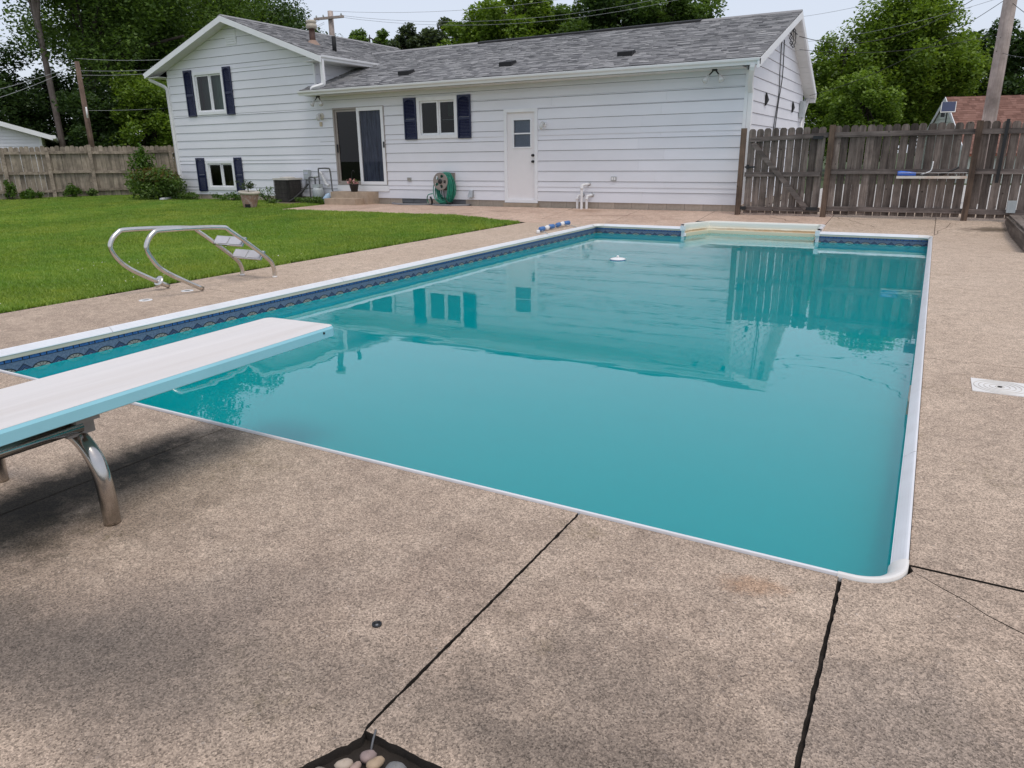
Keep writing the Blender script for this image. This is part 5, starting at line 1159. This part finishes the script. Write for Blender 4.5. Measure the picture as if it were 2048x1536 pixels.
# left fence, seen from its rail side
FA = Vector((-27.14, 13.14, 0)); FB = Vector((-25.02, 16.35, 0)); fd = (FB-FA).normalized(); fn_ = Vector((-fd.y, fd.x, 0))
fl2 = thing('board_fence', 'brown board fence along the left side of the lawn', 'fence', (-26, 14.8, .1))
angf = math.atan2(fd.y, fd.x)
PL = [picket_mesh(.14, 0, h, .02, M['fence_l'], 'board') for h in (1.66, 1.68, 1.65)]
s_ = -2.6; k = 0
while s_ < 6.2:
    p = FA+fd*s_+fn_*.05; inst('board', PL[k % 3], (p.x, p.y, gz(p.x, p.y)+.02+rf.uniform(-.01, .01)), fl2, (0, rf.uniform(-.008, .008), angf)); s_ += .146; k += 1
for i_ in range(8):
    p = FA+fd*(-2.2+i_*1.27)-fn_*.02; h = 1.62 if i_ != 4 else 1.80; mb = MB(); R3 = Matrix.Rotation(angf, 3, 'Z'); mb.obox((p.x, p.y, h/2+.05), (.055, .05, h/2), R3); part('post', mb, M['fence_lr'], fl2)
for zc in (1.50, .86, .26):
    for i_ in range(7):
        a = FA+fd*(-2.15+i_*1.27); b2 = FA+fd*(-2.25+(i_+1)*1.27); c = (a+b2)/2; mb = MB(); mb.obox((c.x, c.y, zc+.1+rf.uniform(-.015, .015)), ((b2-a).length/2, .02, .045), Matrix.Rotation(angf, 3, 'Z')@Matrix.Rotation(rf.uniform(-.012, .012), 3, 'Y')); part('rail', mb, M['fence_lr'], fl2)

# ------------------------------------------------------------------ lawn
mb = MB()
def grid_sheet(mb, x0, x1, y0, y1, step, lift):
    nx, ny = max(1, int((x1-x0)/step)), max(1, int((y1-y0)/step)); vs = [(x0+(x1-x0)*i/nx, y0+(y1-y0)*j/ny, gz(x0+(x1-x0)*i/nx, y0+(y1-y0)*j/ny)+lift) for i in range(nx+1) for j in range(ny+1)]
    mb.smooth = True; mb.add(vs, [(i*(ny+1)+j, (i+1)*(ny+1)+j, (i+1)*(ny+1)+j+1, i*(ny+1)+j+1) for i in range(nx) for j in range(ny)])
grid_sheet(mb, -40, -14.24, -6, 15.56, .6, -.012); grid_sheet(mb, -14.24, -7.30, -6, 13.13, .6, -.012); grid_sheet(mb, -40, -21.1, 15.56, 24, .8, -.012)
lw = part('lawn', mb, M['lawn']); tag(lw, 'mown green lawn between pool deck, house and fence', 'lawn', None, 'structure')
rng = np.random.default_rng(11)
def gzv(x, y):
    cl = lambda t: np.clip(t, 0, 1); s3 = lambda t: cl(t)**2*(3-2*cl(t))
    return (.12+.02*cl((x+15)/12))*((1-s3((-7-x)/2))*cl((y-13.7)/1.8)+s3((-7-x)/2)*s3((y-8)/7.5))
def scatter(n, x0, x1, y0, y1): return rng.uniform(x0, x1, n), rng.uniform(y0, y1, n)
gx_, gy_ = scatter(3600000, -33, -7.17, 1.0, 17.2)
ok = ((gx_ > -14.24) & (gy_ < 13.15+.03*np.sin(gx_*9)+.02*np.sin(gx_*23)) & (gx_ < -7.25+.03*np.sin(gy_*5.3)*np.sin(gy_*1.7+1)+.022*np.sin(gy_*17)+rng.normal(0, .012, len(gx_)))) | ((gx_ <= -14.24+.05*np.sin(gy_*3)) & (gy_ < 15.5)) | (gx_ < -21.2)
ok &= ~((gx_ > -16.25) & (gx_ < -15.2) & (gy_ > 14.6)) & ~((gx_ > -14.4) & (gy_ > 14.7))
side = (gx_-FA.x)*fd.y-(gy_-FA.y)*fd.x; ok &= side > -.6
dist = np.hypot(gx_, gy_); azm = np.degrees(np.arctan2(gx_, gy_)); ok &= (azm > -72)
keep = rng.uniform(size=len(gx_)) < np.clip((8.5/dist)**1.25, .16, 1.0); ok &= keep
gx_, gy_, dist = gx_[ok], gy_[ok], dist[ok]
patch = np.sin(gx_*1.3+np.sin(gy_*.9)*1.5)*np.sin(gy_*1.1+1)+.5*np.sin(gx_*3.1+gy_*2.3)
h = rng.uniform(.026, .048, len(gx_))*(1+.15*patch); w = .0036+.00048*dist; w *= rng.uniform(.7, 1.3, len(gx_)); h *= 1+.012*dist
a = rng.uniform(0, 2*np.pi, len(gx_)); ln = rng.uniform(.15, 1.1, len(gx_))*h; la = rng.uniform(0, 2*np.pi, len(gx_))
gzz = gzv(gx_, gy_)-.014
B = np.stack([gx_, gy_, gzz], 1); dx = np.stack([np.cos(a)*w, np.sin(a)*w, 0*w], 1); tp = np.stack([gx_+np.cos(la)*ln, gy_+np.sin(la)*ln, gzz+h], 1)
V = np.stack([B-dx, B+dx, tp], 1)
go = link(bpy.data.objects.new('grass', npmesh('grass', V, 3, M['grass']))); tag(go, 'short mown grass blades covering the lawn', 'grass', None, 'stuff')
# clover flowers specks in the lawn
n_cl = 260; cx_, cy_ = rng.uniform(-9.5, -7.4, n_cl), rng.uniform(3.2, 8.0, n_cl)
sel = (np.sin(cx_*4)+np.sin(cy_*3.1+cx_)) > .9; C = np.stack([cx_[sel], cy_[sel], np.full(sel.sum(), .045)], 1)
cl_o = link(bpy.data.objects.new('clover_flowers', npmesh('clover_flowers', leafquads(C, .016, rng, 1.0, 1.0), 4, pm('clover_white', (.62, .60, .52), .8)))); tag(cl_o, 'tiny white clover flowers scattered in the lawn edge', 'clover', None, 'stuff')

# ------------------------------------------------------------------ shrubs and weeds
def shrub(name, label, c, r, n, size, mat, seed, group=None, stems=6, extra=None, clumps=14):
    g_ = np.random.default_rng(seed); rr2 = random.Random(seed); z0 = gz(c[0], c[1])
    t = thing(name, label, name.split('_')[-1], (c[0], c[1], z0), group)
    mb = MB(); mb.smooth = True; pts = []
    for k in range(clumps):
        a = rr2.uniform(0, 6.28); q = math.sqrt(rr2.random()); pts.append((c[0]+r[0]*.8*q*math.cos(a), c[1]+r[1]*.8*q*math.sin(a), z0+r[2]*(.25+.75*rr2.random()*(1-.45*q))))
    for k in range(min(stems, clumps)):
        p = pts[k]; mb.tube(bez([(c[0]+(p[0]-c[0])*.15, c[1]+(p[1]-c[1])*.15, z0-.02), (c[0]+(p[0]-c[0])*.6, c[1]+(p[1]-c[1])*.6, z0+(p[2]-z0)*.55), p], 4), .006+.01*r[2], 5)
    part('stem', mb, M['bark'], t)
    C = np.concatenate([cloud(p, (r[0]*.36, r[1]*.36, r[2]*.28), n//clumps, g_, .45) for p in pts]); C[:,2] = np.maximum(C[:,2], z0+.01)
    leaves('foliage', C, size, mat, t, g_, .4)
    if extra:
        C = cloud((c[0], c[1], z0+r[2]*.75), (r[0]*.85, r[1]*.85, r[2]*.3), extra[0], g_, .4); leaves('young_leaves', C, size*.9, extra[1], t, g_, .5)
    return t
M['leaf_red'] = leafmat('leaf_red', (.05,.045,.012), (.14,.10,.03), (.25,.16,.07))
shrub('rose_bush', 'rounded bush with reddish new leaves at the wing corner', (-21.3, 14.9), (1.15, .7, .95), 7000, .085, M['leaf_mid'], 31, None, 8, (900, M['leaf_red']), 40)
shrub('leafy_sapling', 'tall leafy shoots rising behind the reddish bush', (-22.35, 15.25), (.55, .45, 1.6), 1700, .10, M['leaf_fresh'], 32, None, 6, None, 12)
shrub('low_weed', 'dark leafy weeds at the foot of the wing right of the bush', (-20.1, 15.1), (.8, .3, .22), 900, .06, M['leaf_mid'], 33, 'weeds at the foundations', 4)
shrub('grass_weed', 'bright grassy weeds between bush and urn at the foundation', (-18.4, 15.2), (.9, .25, .26), 900, .05, M['leaf_fresh'], 34, 'weeds at the foundations', 4)
shrub('tall_weed', 'wispy weeds left of the air conditioner', (-16.6, 15.1), (.4, .3, .42), 420, .05, M['leaf_fresh'], 35, 'weeds at the foundations', 6)
shrub('green_weed', 'low green plants between air conditioner and steps', (-14.85, 14.95), (.55, .28, .20), 700, .06, M['leaf_mid'], 36, 'weeds at the foundations', 4)
shrub('small_weed', 'small weed at the front of the air conditioner', (-15.75, 14.5), (.3, .15, .16), 260, .055, M['leaf_mid'], 37, 'weeds at the foundations', 3)
for k, (s_, r_, h_, lab, mt) in enumerate(((.35, .30, .62, 'climbing weed at the left end of the board fence', 'leaf_fresh'), (.95, .45, .34, 'low bushy weed near the left end of the board fence', 'leaf_fresh'), (2.15, .4, .45, 'leafy weed at the middle post of the board fence', 'leaf_fresh'), (2.75, .22, .28, 'small weed right of the middle post of the board fence', 'leaf_mid'))):
    p = FA+fd*s_-fn_*.3; shrub('fence_weed', lab, (p.x, p.y), (r_, r_*.7, h_), int(700*r_/.4), .075, M[mt], 40+k, 'weeds along the board fence', 4)

# ------------------------------------------------------------------ trees
def at(az, D): a = math.radians(az); return (D*math.sin(a), D*math.cos(a))
def tree(name, label, az, D, top, rh, zlow, mat, seed, nleaf=13000, size=.2, clumps=70, trunk=.22, bark='bark', lean=(0, 0), forks=None, group='trees beyond the yard', flat=1.0, cr=.26):
    g_ = np.random.default_rng(seed); r_ = random.Random(seed); x, y = at(az, D); z0 = gz(x, y)-.1
    t = thing(name, label, 'tree', (x, y, z0), group)
    zc = (top+zlow)/2; rv = (top-zlow)/2; lx, ly = lean
    tw = [(x, y, z0), (x+lx*.15+r_.uniform(-.1, .1), y+ly*.15, z0+(zc-z0)*.4), (x+lx*.5+r_.uniform(-.15, .15), y+ly*.5, z0+(zc-z0)*.8), (x+lx, y+ly, zc+rv*.25), (x+lx*1.2, y+ly*1.2, zc+rv*.7)]
    mb = MB(); mb.smooth = True; tb = bez(tw, 5); nT = len(tb); mb.tube(tb, [trunk*(1-.8*i/nT)*(1.25 if i == 0 else 1) for i in range(nT)], 10)
    pts = []
    for k in range(clumps):
        d = g_.normal(size=3); d /= np.linalg.norm(d); q = g_.uniform(.2, 1.0)**.5
        wob_ = 1+.22*math.sin(3*math.atan2(d[1], d[0])+seed)+.18*math.sin(5*d[2]+seed*1.7)
        pts.append((x+lx+d[0]*rh*q*wob_*.82, y+ly+d[1]*rh*q*wob_*.82*flat, zc+d[2]*rv*q*.86))
    for k in range(min(16, clumps)):
        p = pts[k]; b0 = tb[r_.randint(nT//3, nT-2)]
        m_ = ((b0[0]*.5+p[0]*.5), (b0[1]*.5+p[1]*.5), b0[2]*.45+p[2]*.55+.2); mb.tube(bez([b0, m_, p], 4), [trunk*.38, trunk*.34, trunk*.3, trunk*.27, trunk*.24, trunk*.2, trunk*.15, trunk*.1, trunk*.05], 6)
    for fk in (forks or []): mb.tube(bez([(x+a_, y+b_, c_) for a_, b_, c_ in fk], 5), [trunk*.6*(1-.6*i/((len(fk)-1)*5)) for i in range((len(fk)-1)*5+1)], 8)
    part('trunk', mb, M[bark], t)
    nleaf = int(nleaf*1.55); size *= 1.12; per = nleaf//clumps
    C = np.concatenate([cloud(p, np.array((rh, rh*flat, rv*.8))*cr*g_.uniform(.7, 1.25), per, g_, .42) for p in pts])
    o = leaves('crown', C, size, M[mat], t, g_, .9); return t
T = tree
# left: tall woods behind the board fence
T('dark_tree', 'dark dense tree at the far left behind the white garage', -64.2, 41, 6.9, 3.4, .4, 'leaf_dark', 101, 22500, .156, 80, .22)
T('tall_tree', 'tall forked pale-trunked tree left of the leaning pole', -60.1, 39, 17, 4.4, 7.6, 'leaf_mid', 102, 10500, .156, 60, .15, 'bark_light', (-.5, .0), [[(-.25, 0, 6.4), (-1.0, .3, 8.0), (-2.0, .5, 9.8), (-2.6, .5, 12)], [(-.25, 0, 6.6), (.1, .2, 9), (.0, .3, 12)]])
T('leaning_tree', 'dark-trunked tree with low spreading branches behind the left pole', -58.9, 41, 13.5, 4.3, 3.4, 'leaf_mid', 103, 19500, .156, 80, .21, 'bark', (2.2, 1.3), [[(.5, .2, 4.2), (1.8, .9, 5.6), (3.4, 1.6, 6.2), (5.0, 2.4, 6.6)], [(.9, .5, 5.4), (1.6, 1.0, 7.4), (2.6, 1.2, 10)]])
T('broad_tree', 'broad leafy tree just left of the wing roof', -55.0, 44, 13, 5.0, 2.6, 'leaf_mid', 104, 25500, .164, 90, .32)
T('bright_tree', 'lighter green small tree above the fence by the wing corner', -54.6, 37, 5.4, 2.1, .3, 'leaf_maple', 105, 13500, .133, 50, .13)
T('shade_tree', 'dark small tree above the middle of the board fence', -57.3, 38, 4.8, 2.3, .1, 'leaf_dark', 106, 13500, .140, 50, .13)
T('thicket_tree', 'dark low tree behind the foot of the leaning pole', -59.9, 43, 5.6, 2.8, .1, 'leaf_dark', 107, 13500, .156, 50, .14)
T('back_tree', 'tall dark tree rising behind the left woods', -54.5, 58, 17, 6.0, 1.0, 'leaf_dark', 108, 24000, .218, 90, .3)
T('back_tree', 'tall dark tree at the far-left edge of the woods', -71.0, 52, 16, 6.0, 1.0, 'leaf_dark', 109, 21000, .218, 80, .3)
T('roof_tree', 'mid green tree behind the peak of the wing roof', -50.3, 50, 13.5, 5.2, 3.0, 'leaf_mid', 110, 24000, .172, 90, .3)
T('round_tree', 'dark round tree behind the crossarm pole', -45.9, 54, 11.8, 4.3, 2.5, 'leaf_dark', 111, 25500, .172, 90, .3)
T('gap_tree', 'dark tree filling the gap left of the wing ridge', -48.3, 62, 15, 5.5, 2.5, 'leaf_dark', 112, 18000, .211, 80, .3)
# behind the main roof
T('distant_tree', 'small distant treetop right of the crossarm pole', -39.6, 80, 13.7, 3.0, 9, 'leaf_mid', 113, 4500, .3, 26, .2)
T('distant_tree', 'grey-green pointed treetop at the roof valley', -36.9, 74, 13.1, 2.5, 7.5, 'leaf_grey', 114, 4500, .28, 30, .2)
T('distant_tree', 'grey-green treetop second right of the roof valley', -35.2, 76, 13.6, 2.5, 7.5, 'leaf_grey', 115, 4500, .28, 30, .2)
T('distant_tree', 'loose grey-green treetop left of the tall bright maple', -33.3, 74, 14.2, 3.1, 7.5, 'leaf_grey', 116, 5000, .28, 32, .2)
T('maple_tree', 'tall bright green tree with spiky tops behind the roof', -29.9, 58, 12.8, 4.9, 6, 'leaf_maple', 117, 18000, .24, 80, .3, forks=None)
T('maple_tree', 'bright pointed spire of leaves behind the middle of the roof', -28.6, 56, 13.6, 2.0, 7, 'leaf_maple', 118, 6000, .24, 30, .2)
T('olive_tree', 'olive green tree behind the ridge vent', -25.0, 60, 12.8, 4.3, 6.5, 'leaf_mid', 119, 11000, .24, 60, .25)
T('evergreen_tree', 'dark dense tree behind the ridge vent right end', -21.3, 58, 13.8, 4.1, 6, 'leaf_dark', 120, 16000, .23, 80, .3)
T('evergreen_tree', 'dark tree behind the roof right of the ridge vent', -18.0, 57, 12.8, 3.3, 6.5, 'leaf_mid', 121, 11000, .23, 60, .25)
T('distant_tree', 'small distant treetop over the ridge near the right gable', -15.4, 70, 14.2, 2.2, 8, 'leaf_mid', 122, 3500, .27, 22, .2)
# right
T('big_maple', 'large light green maple filling the gap right of the house', -2.9, 46, 9.9, 4.0, .8, 'leaf_maple', 123, 35100, .170, 120, .3, cr=.24)
T('big_maple', 'left shoulder of the green maples beside the right gable', -6.4, 45, 7.6, 3.1, .4, 'leaf_maple', 124, 22950, .162, 80, .25)
T('big_maple', 'low bright maple in front of the others above the gate', -4.9, 38, 4.9, 1.8, .4, 'leaf_maple', 125, 14850, .136, 60, .16)
T('big_maple', 'right shoulder of the green maples behind the red roof', -.6, 49, 8.0, 2.9, 1.6, 'leaf_maple', 126, 20250, .170, 70, .25)
T('shadow_tree', 'dark tree behind the maples at the right', -4.0, 58, 8.4, 5.5, .2, 'leaf_dark', 127, 13000, .28, 70, .3)
T('dark_tree', 'dark tree at the far right behind the red-roofed house', 4.3, 52, 8.6, 3.9, 1.0, 'leaf_dark', 128, 15000, .24, 80, .3)
mx = 0

# ------------------------------------------------------------------ poles and wires
def az3(az, el, D): x, y = at(az, D); return (x, y, CAMH+D*math.tan(math.radians(el)))
def upole(name, label, az, D, top, r, mat):
    x, y = at(az, D); t = thing(name, label, 'utility pole', (x, y, 0)); mb = MB(); mb.smooth = True; mb.tube([(x, y, -.1), (x, y, top*.5), (x, y, top)], [r*1.15, r, r*.85], 12); part('pole_shaft', mb, M[mat], t); return t, x, y
p1, p1x, p1y = upole('utility_pole', 'thin brown utility pole beyond the board fence', -58.5, 34, CAMH+34*math.tan(math.radians(6.1)), .10, 'pole'); p1z = CAMH+34*math.tan(math.radians(6.1))
mb = MB(); mb.smooth = True; mb.tube([(p1x+.22, p1y-.1, 2.9), (p1x+.24, p1y-.1, 3.3)], .03, 8); part('guy_guard', mb, M['pvc'], p1)
p2, p2x, p2y = upole('utility_pole', 'tan utility pole with crossarm above the wing roof', -42.2, 45, CAMH+45*math.tan(math.radians(9.75)), .17, 'pole_r'); p2z = CAMH+45*math.tan(math.radians(9.75))
mb = MB(); R3 = Matrix.Rotation(math.radians(8), 3, 'Z'); mb.obox((p2x, p2y-.15, p2z-.36), (.95, .06, .06), R3); part('crossarm', mb, M['pole_r'], p2)
for s_ in (-.8, -.35, .8): mb = MB(); mb.smooth = True; mb.lathe((p2x+s_, p2y-.15+s_*.14, p2z-.30), [(.03, 0), (.05, .05), (.03, .12)], 8); part('insulator', mb, M['meter'], p2)
p3, p3x, p3y = upole('utility_pole', 'thick pale wooden utility pole at the far right behind the fence', 2.5, 20, 7.5, .135, 'pole_r')
def wire(a, b2, sag, r, mat, label):
    r *= .5
    a, b2 = Vector(a), Vector(b2); n_ = 18; mb = MB(); mb.smooth = True
    mb.tube([a+(b2-a)*k/n_-Vector((0, 0, sag*4*(k/n_)*(1-k/n_))) for k in range(n_+1)], r, 5); return solo('power_line', mb, M[mat], label, 'power line', tuple(a), 'overhead power lines')
far_r = [az3(-8.0, 13.4, 42), az3(-8.0, 12.4, 42), az3(-8.0, 12.1, 42)]
wire((p2x, p2y, p2z), far_r[0], 1.15, .016, 'wire_l', 'highest power line across the sky from the crossarm pole')
wire((p2x+.8, p2y, p2z-.3), far_r[1], 1.35, .016, 'wire_l', 'middle power line across the sky from the crossarm pole')
wire((p2x+.35, p2y, p2z-.3), far_r[2], 1.45, .016, 'wire_l', 'lowest power line across the sky from the crossarm pole')
for k, (dz_, lab) in enumerate(((0, 'top wire from the thin brown pole to the crossarm pole'), (-.42, 'middle wire from the thin brown pole to the crossarm pole'), (-.58, 'lower wire from the thin brown pole to the crossarm pole'))):
    wire((p1x, p1y, p1z+dz_+.1), (p2x-.5, p2y, p2z-.3+dz_*.5), .75, .017, 'wire_l', lab)
wire((p1x, p1y, p1z-.1), az3(-75, 2.5, 30), .5, .016, 'wire_l', 'upper wire running left from the thin brown pole')
wire((p1x, p1y, p1z-.15), az3(-75, 1.6, 30), .6, .016, 'wire_l', 'lower wire running left from the thin brown pole')
wire((p1x, p1y, p1z-1.75), (p2x, p2y, p2z-3.2), .5, .014, 'wire_l', 'low cable crossing in front of the left woods')
wire((HX+.3, 19.2, 3.86), (p3x, p3y, 4.9), .62, .014, 'wire_d', 'dark service cable sagging from the gable to the right pole')
wire((HX+.3, 19.4, 3.6), (p3x, p3y, 3.7), .2, .011, 'wire_d', 'thin dark cable from the gable to the right pole')
wire((HX+.25, 22.0, 2.75), (p3x, p3y, 4.4), .25, .012, 'wire_d', 'dark cable from the back of the gable rising to the right pole')
wire((p3x, p3y, 4.3), az3(10, 5.2, 16), .25, .012, 'wire_d', 'dark cable running right from the pale pole')
wire((p3x, p3y, 3.3), az3(9, 6.2, 14), .2, .010, 'wire_d', 'thin dark cable rising right from the pale pole')
wire(az3(-11, 8.6, 46), az3(4, 11.2, 40), .45, .016, 'wire_l', 'upper power line right of the gable peak')
wire(az3(-11, 7.1, 46), az3(4, 9.3, 40), .45, .016, 'wire_l', 'lower power line right of the gable peak')

# ------------------------------------------------------------------ neighbours
def frame_of(o, ux): o = Vector(o); ux = Vector(ux).normalized(); uy = Vector((-ux.y, ux.x, 0)); return lambda a, b2, z: tuple(o+ux*a+uy*b2+Vector((0, 0, z)))
# white garage behind the board fence: gable wall faces the yard
c0 = at(-61.3, 33.5); F = frame_of((c0[0], c0[1], 0), (.506, .862, 0))       # +a runs to the right, +b away
gr = thing('white_garage', 'white garage with beige door behind the board fence', 'garage', (c0[0], c0[1], .1))
zi = .1; GW = 6.4; zt = 2.30; pk_ = zt+GW/2*.32
while zi < pk_-.1:
    z1 = min(zi+.112, pk_-.02); mb = MB()
    lim = lambda z: (0, 0) if z <= zt else ((z-zt)/.32, (z-zt)/.32)
    l0, l1 = -GW+lim(zi)[0], 0-lim(zi)[1]; m0, m1 = -GW+lim(z1)[0], 0-lim(z1)[1]
    segs = [(l0, l1, m0, m1)] if zi > 2.02 else [(l0, -4.3, m0, -4.3), (-1.62, l1, -1.62, m1)]
    for q in segs:
        if q[1]-q[0] < .05: continue
        mb2 = MB(); mb2.hexa([F(q[0], 0, zi), F(q[1], 0, zi), F(q[1], -.024, zi), F(q[0], -.024, zi), F(q[2], 0, z1), F(q[3], 0, z1), F(q[3], -.008, z1), F(q[2], -.008, z1)]); part('siding_board', mb2, M['siding'], gr)
    zi += .118
mb = MB(); mb.prism([F(-GW+.02, .02, .05), F(-.02, .02, .05), F(-.02, .02, zt), F(-GW/2, .02, pk_-.02), F(-GW+.02, .02, zt)], Vector(F(0, 7, 0))-Vector(F(0, 0, 0))); part('wall', mb, M['siding'], gr)
rf_ = MB()
for s0, s1 in ((-GW/2, .38), (-GW/2, -GW-.38)):
    za = pk_+.06; zb = pk_+.06-abs(s1-s0)*.32
    rf_.hexa([F(s0, -.35, za-.12), F(s1, -.35, zb-.12), F(s1, 7.3, zb-.12), F(s0, 7.3, za-.12), F(s0, -.35, za), F(s1, -.35, zb), F(s1, 7.3, zb), F(s0, 7.3, za)])
ro = part('roof', rf_, M['shingle'], gr)
for s0, s1 in ((-GW/2, .40), (-GW/2, -GW-.40)):
    za = pk_+.068; zb = pk_+.068-abs(s1-s0)*.32; mb = MB(); mb.hexa([F(s0, -.39, za-.17), F(s1, -.39, zb-.17), F(s1, -.352, zb-.17), F(s0, -.352, za-.17), F(s0, -.39, za), F(s1, -.39, zb), F(s1, -.352, zb), F(s0, -.352, za)]); part('rake_board', mb, M['trim'], ro)
mb = MB(); mb.hexa([F(.36, -.4, zt-.17), F(.50, -.4, zt-.17), F(.50, 7.3, zt-.17), F(.36, 7.3, zt-.17), F(.36, -.4, zt-.05), F(.50, -.4, zt-.05), F(.50, 7.3, zt-.05), F(.36, 7.3, zt-.05)]); part('gutter', mb, M['gutter'], gr)
mb = MB(); mb.hexa([F(-.06, -.035, .1), F(.02, -.035, .1), F(.02, .0, .1), F(-.06, .0, .1), F(-.06, -.035, zt), F(.02, -.035, zt), F(.02, 0, zt), F(-.06, 0, zt)]); part('corner_trim', mb, M['trim'], gr)
gd = MB(); gd.hexa([F(-4.3, -.005, .1), F(-1.7, -.005, .1), F(-1.7, .015, .1), F(-4.3, .015, .1), F(-4.3, -.005, 2.0), F(-1.7, -.005, 2.0), F(-1.7, .015, 2.0), F(-4.3, .015, 2.0)]); gdo = part('garage_door', gd, M['door_beige'], gr)
mb = MB(); mb.hexa([F(-1.70, -.04, .1), F(-1.60, -.04, .1), F(-1.60, 0, .1), F(-1.70, 0, .1), F(-1.70, -.04, 2.1), F(-1.60, -.04, 2.1), F(-1.60, 0, 2.1), F(-1.70, 0, 2.1)]); mb.hexa([F(-4.4, -.04, 2.0), F(-1.70, -.04, 2.0), F(-1.70, 0, 2.0), F(-4.4, 0, 2.0), F(-4.4, -.04, 2.1), F(-1.70, -.04, 2.1), F(-1.70, 0, 2.1), F(-4.4, 0, 2.1)]); part('door_trim', mb, M['trim'], gdo)
# red-roofed house beyond the right fence
F = frame_of((-.06, 37, 0), (math.cos(math.radians(17)), math.sin(math.radians(17)), 0)); rz = CAMH+37*math.tan(math.radians(3.28)); HWD = 3.3; rs_ = .68
rh_ = thing('neighbour_house', 'cream house with rust-red shingle roof beyond the right fence', 'house', (-.06, 37, 0))
mb = MB(); mb.prism([F(.06, -HWD+.3, 0), F(.06, HWD-.3, 0), F(.06, HWD-.3, rz-.12-(HWD-.3)*rs_), F(.06, 0, rz-.14), F(.06, -HWD+.3, rz-.12-(HWD-.3)*rs_)], Vector(F(12, 0, 0))-Vector(F(0, 0, 0))); part('wall', mb, M['cream'], rh_)
mb = MB()
for sg in (-1, 1): mb.hexa([F(0, 0, rz-.1), F(13, 0, rz-.1), F(13, sg*HWD, rz-.1-HWD*rs_), F(0, sg*HWD, rz-.1-HWD*rs_), F(0, 0, rz), F(13, 0, rz), F(13, sg*HWD, rz-HWD*rs_), F(0, sg*HWD, rz-HWD*rs_)])
rro = part('roof', mb, M['redroof'], rh_)
def rs_tab(u, s, h): k = math.hypot(1, rs_); return F(u, -(HWD-s/k), rz-rs_*(HWD-s/k)+h)
sh_o = shingles(rs_tab, lambda s: (0, 13), HWD*math.hypot(1, rs_), 'shingles', rro, 77, .16); sh_o.data.materials[0] = M['redroof_tab'] = leafmat('red_shingle', (.14,.068,.052), (.20,.10,.077), (.26,.14,.11), 0.0)
zi = rz-1.9
while zi < rz-.25:
    hw_ = (rz-.12-zi)/rs_-.05; h2 = max(.03, (rz-.12-zi-.14)/rs_-.05); mb = MB(); mb.hexa([F(.06, -hw_, zi), F(.06, hw_, zi), F(.035, hw_, zi), F(.035, -hw_, zi), F(.06, -h2, zi+.14), F(.06, h2, zi+.14), F(.052, h2, zi+.14), F(.052, -h2, zi+.14)]); part('siding_board', mb, M['cream'], rh_); zi += .15
for sg in (-1, 1): mb = MB(); mb.hexa([F(-.03, 0, rz-.17), F(-.03, sg*HWD, rz-.17-HWD*rs_), F(0, sg*HWD, rz-.17-HWD*rs_), F(0, 0, rz-.17), F(-.03, 0, rz+.01), F(-.03, sg*HWD, rz+.01-HWD*rs_), F(0, sg*HWD, rz+.01-HWD*rs_), F(0, 0, rz+.01)]); part('rake_board', mb, M['trim'], rh_)
mb = MB(); mb.smooth = True; p = Vector(rs_tab(3.1, 1.9, 0)); mb.lathe((p.x, p.y, p.z), [(.05, -.1), (.05, .25), (.09, .27), (.02, .34)], 10); part('roof_vent_pipe', mb, M['galv'], rh_)
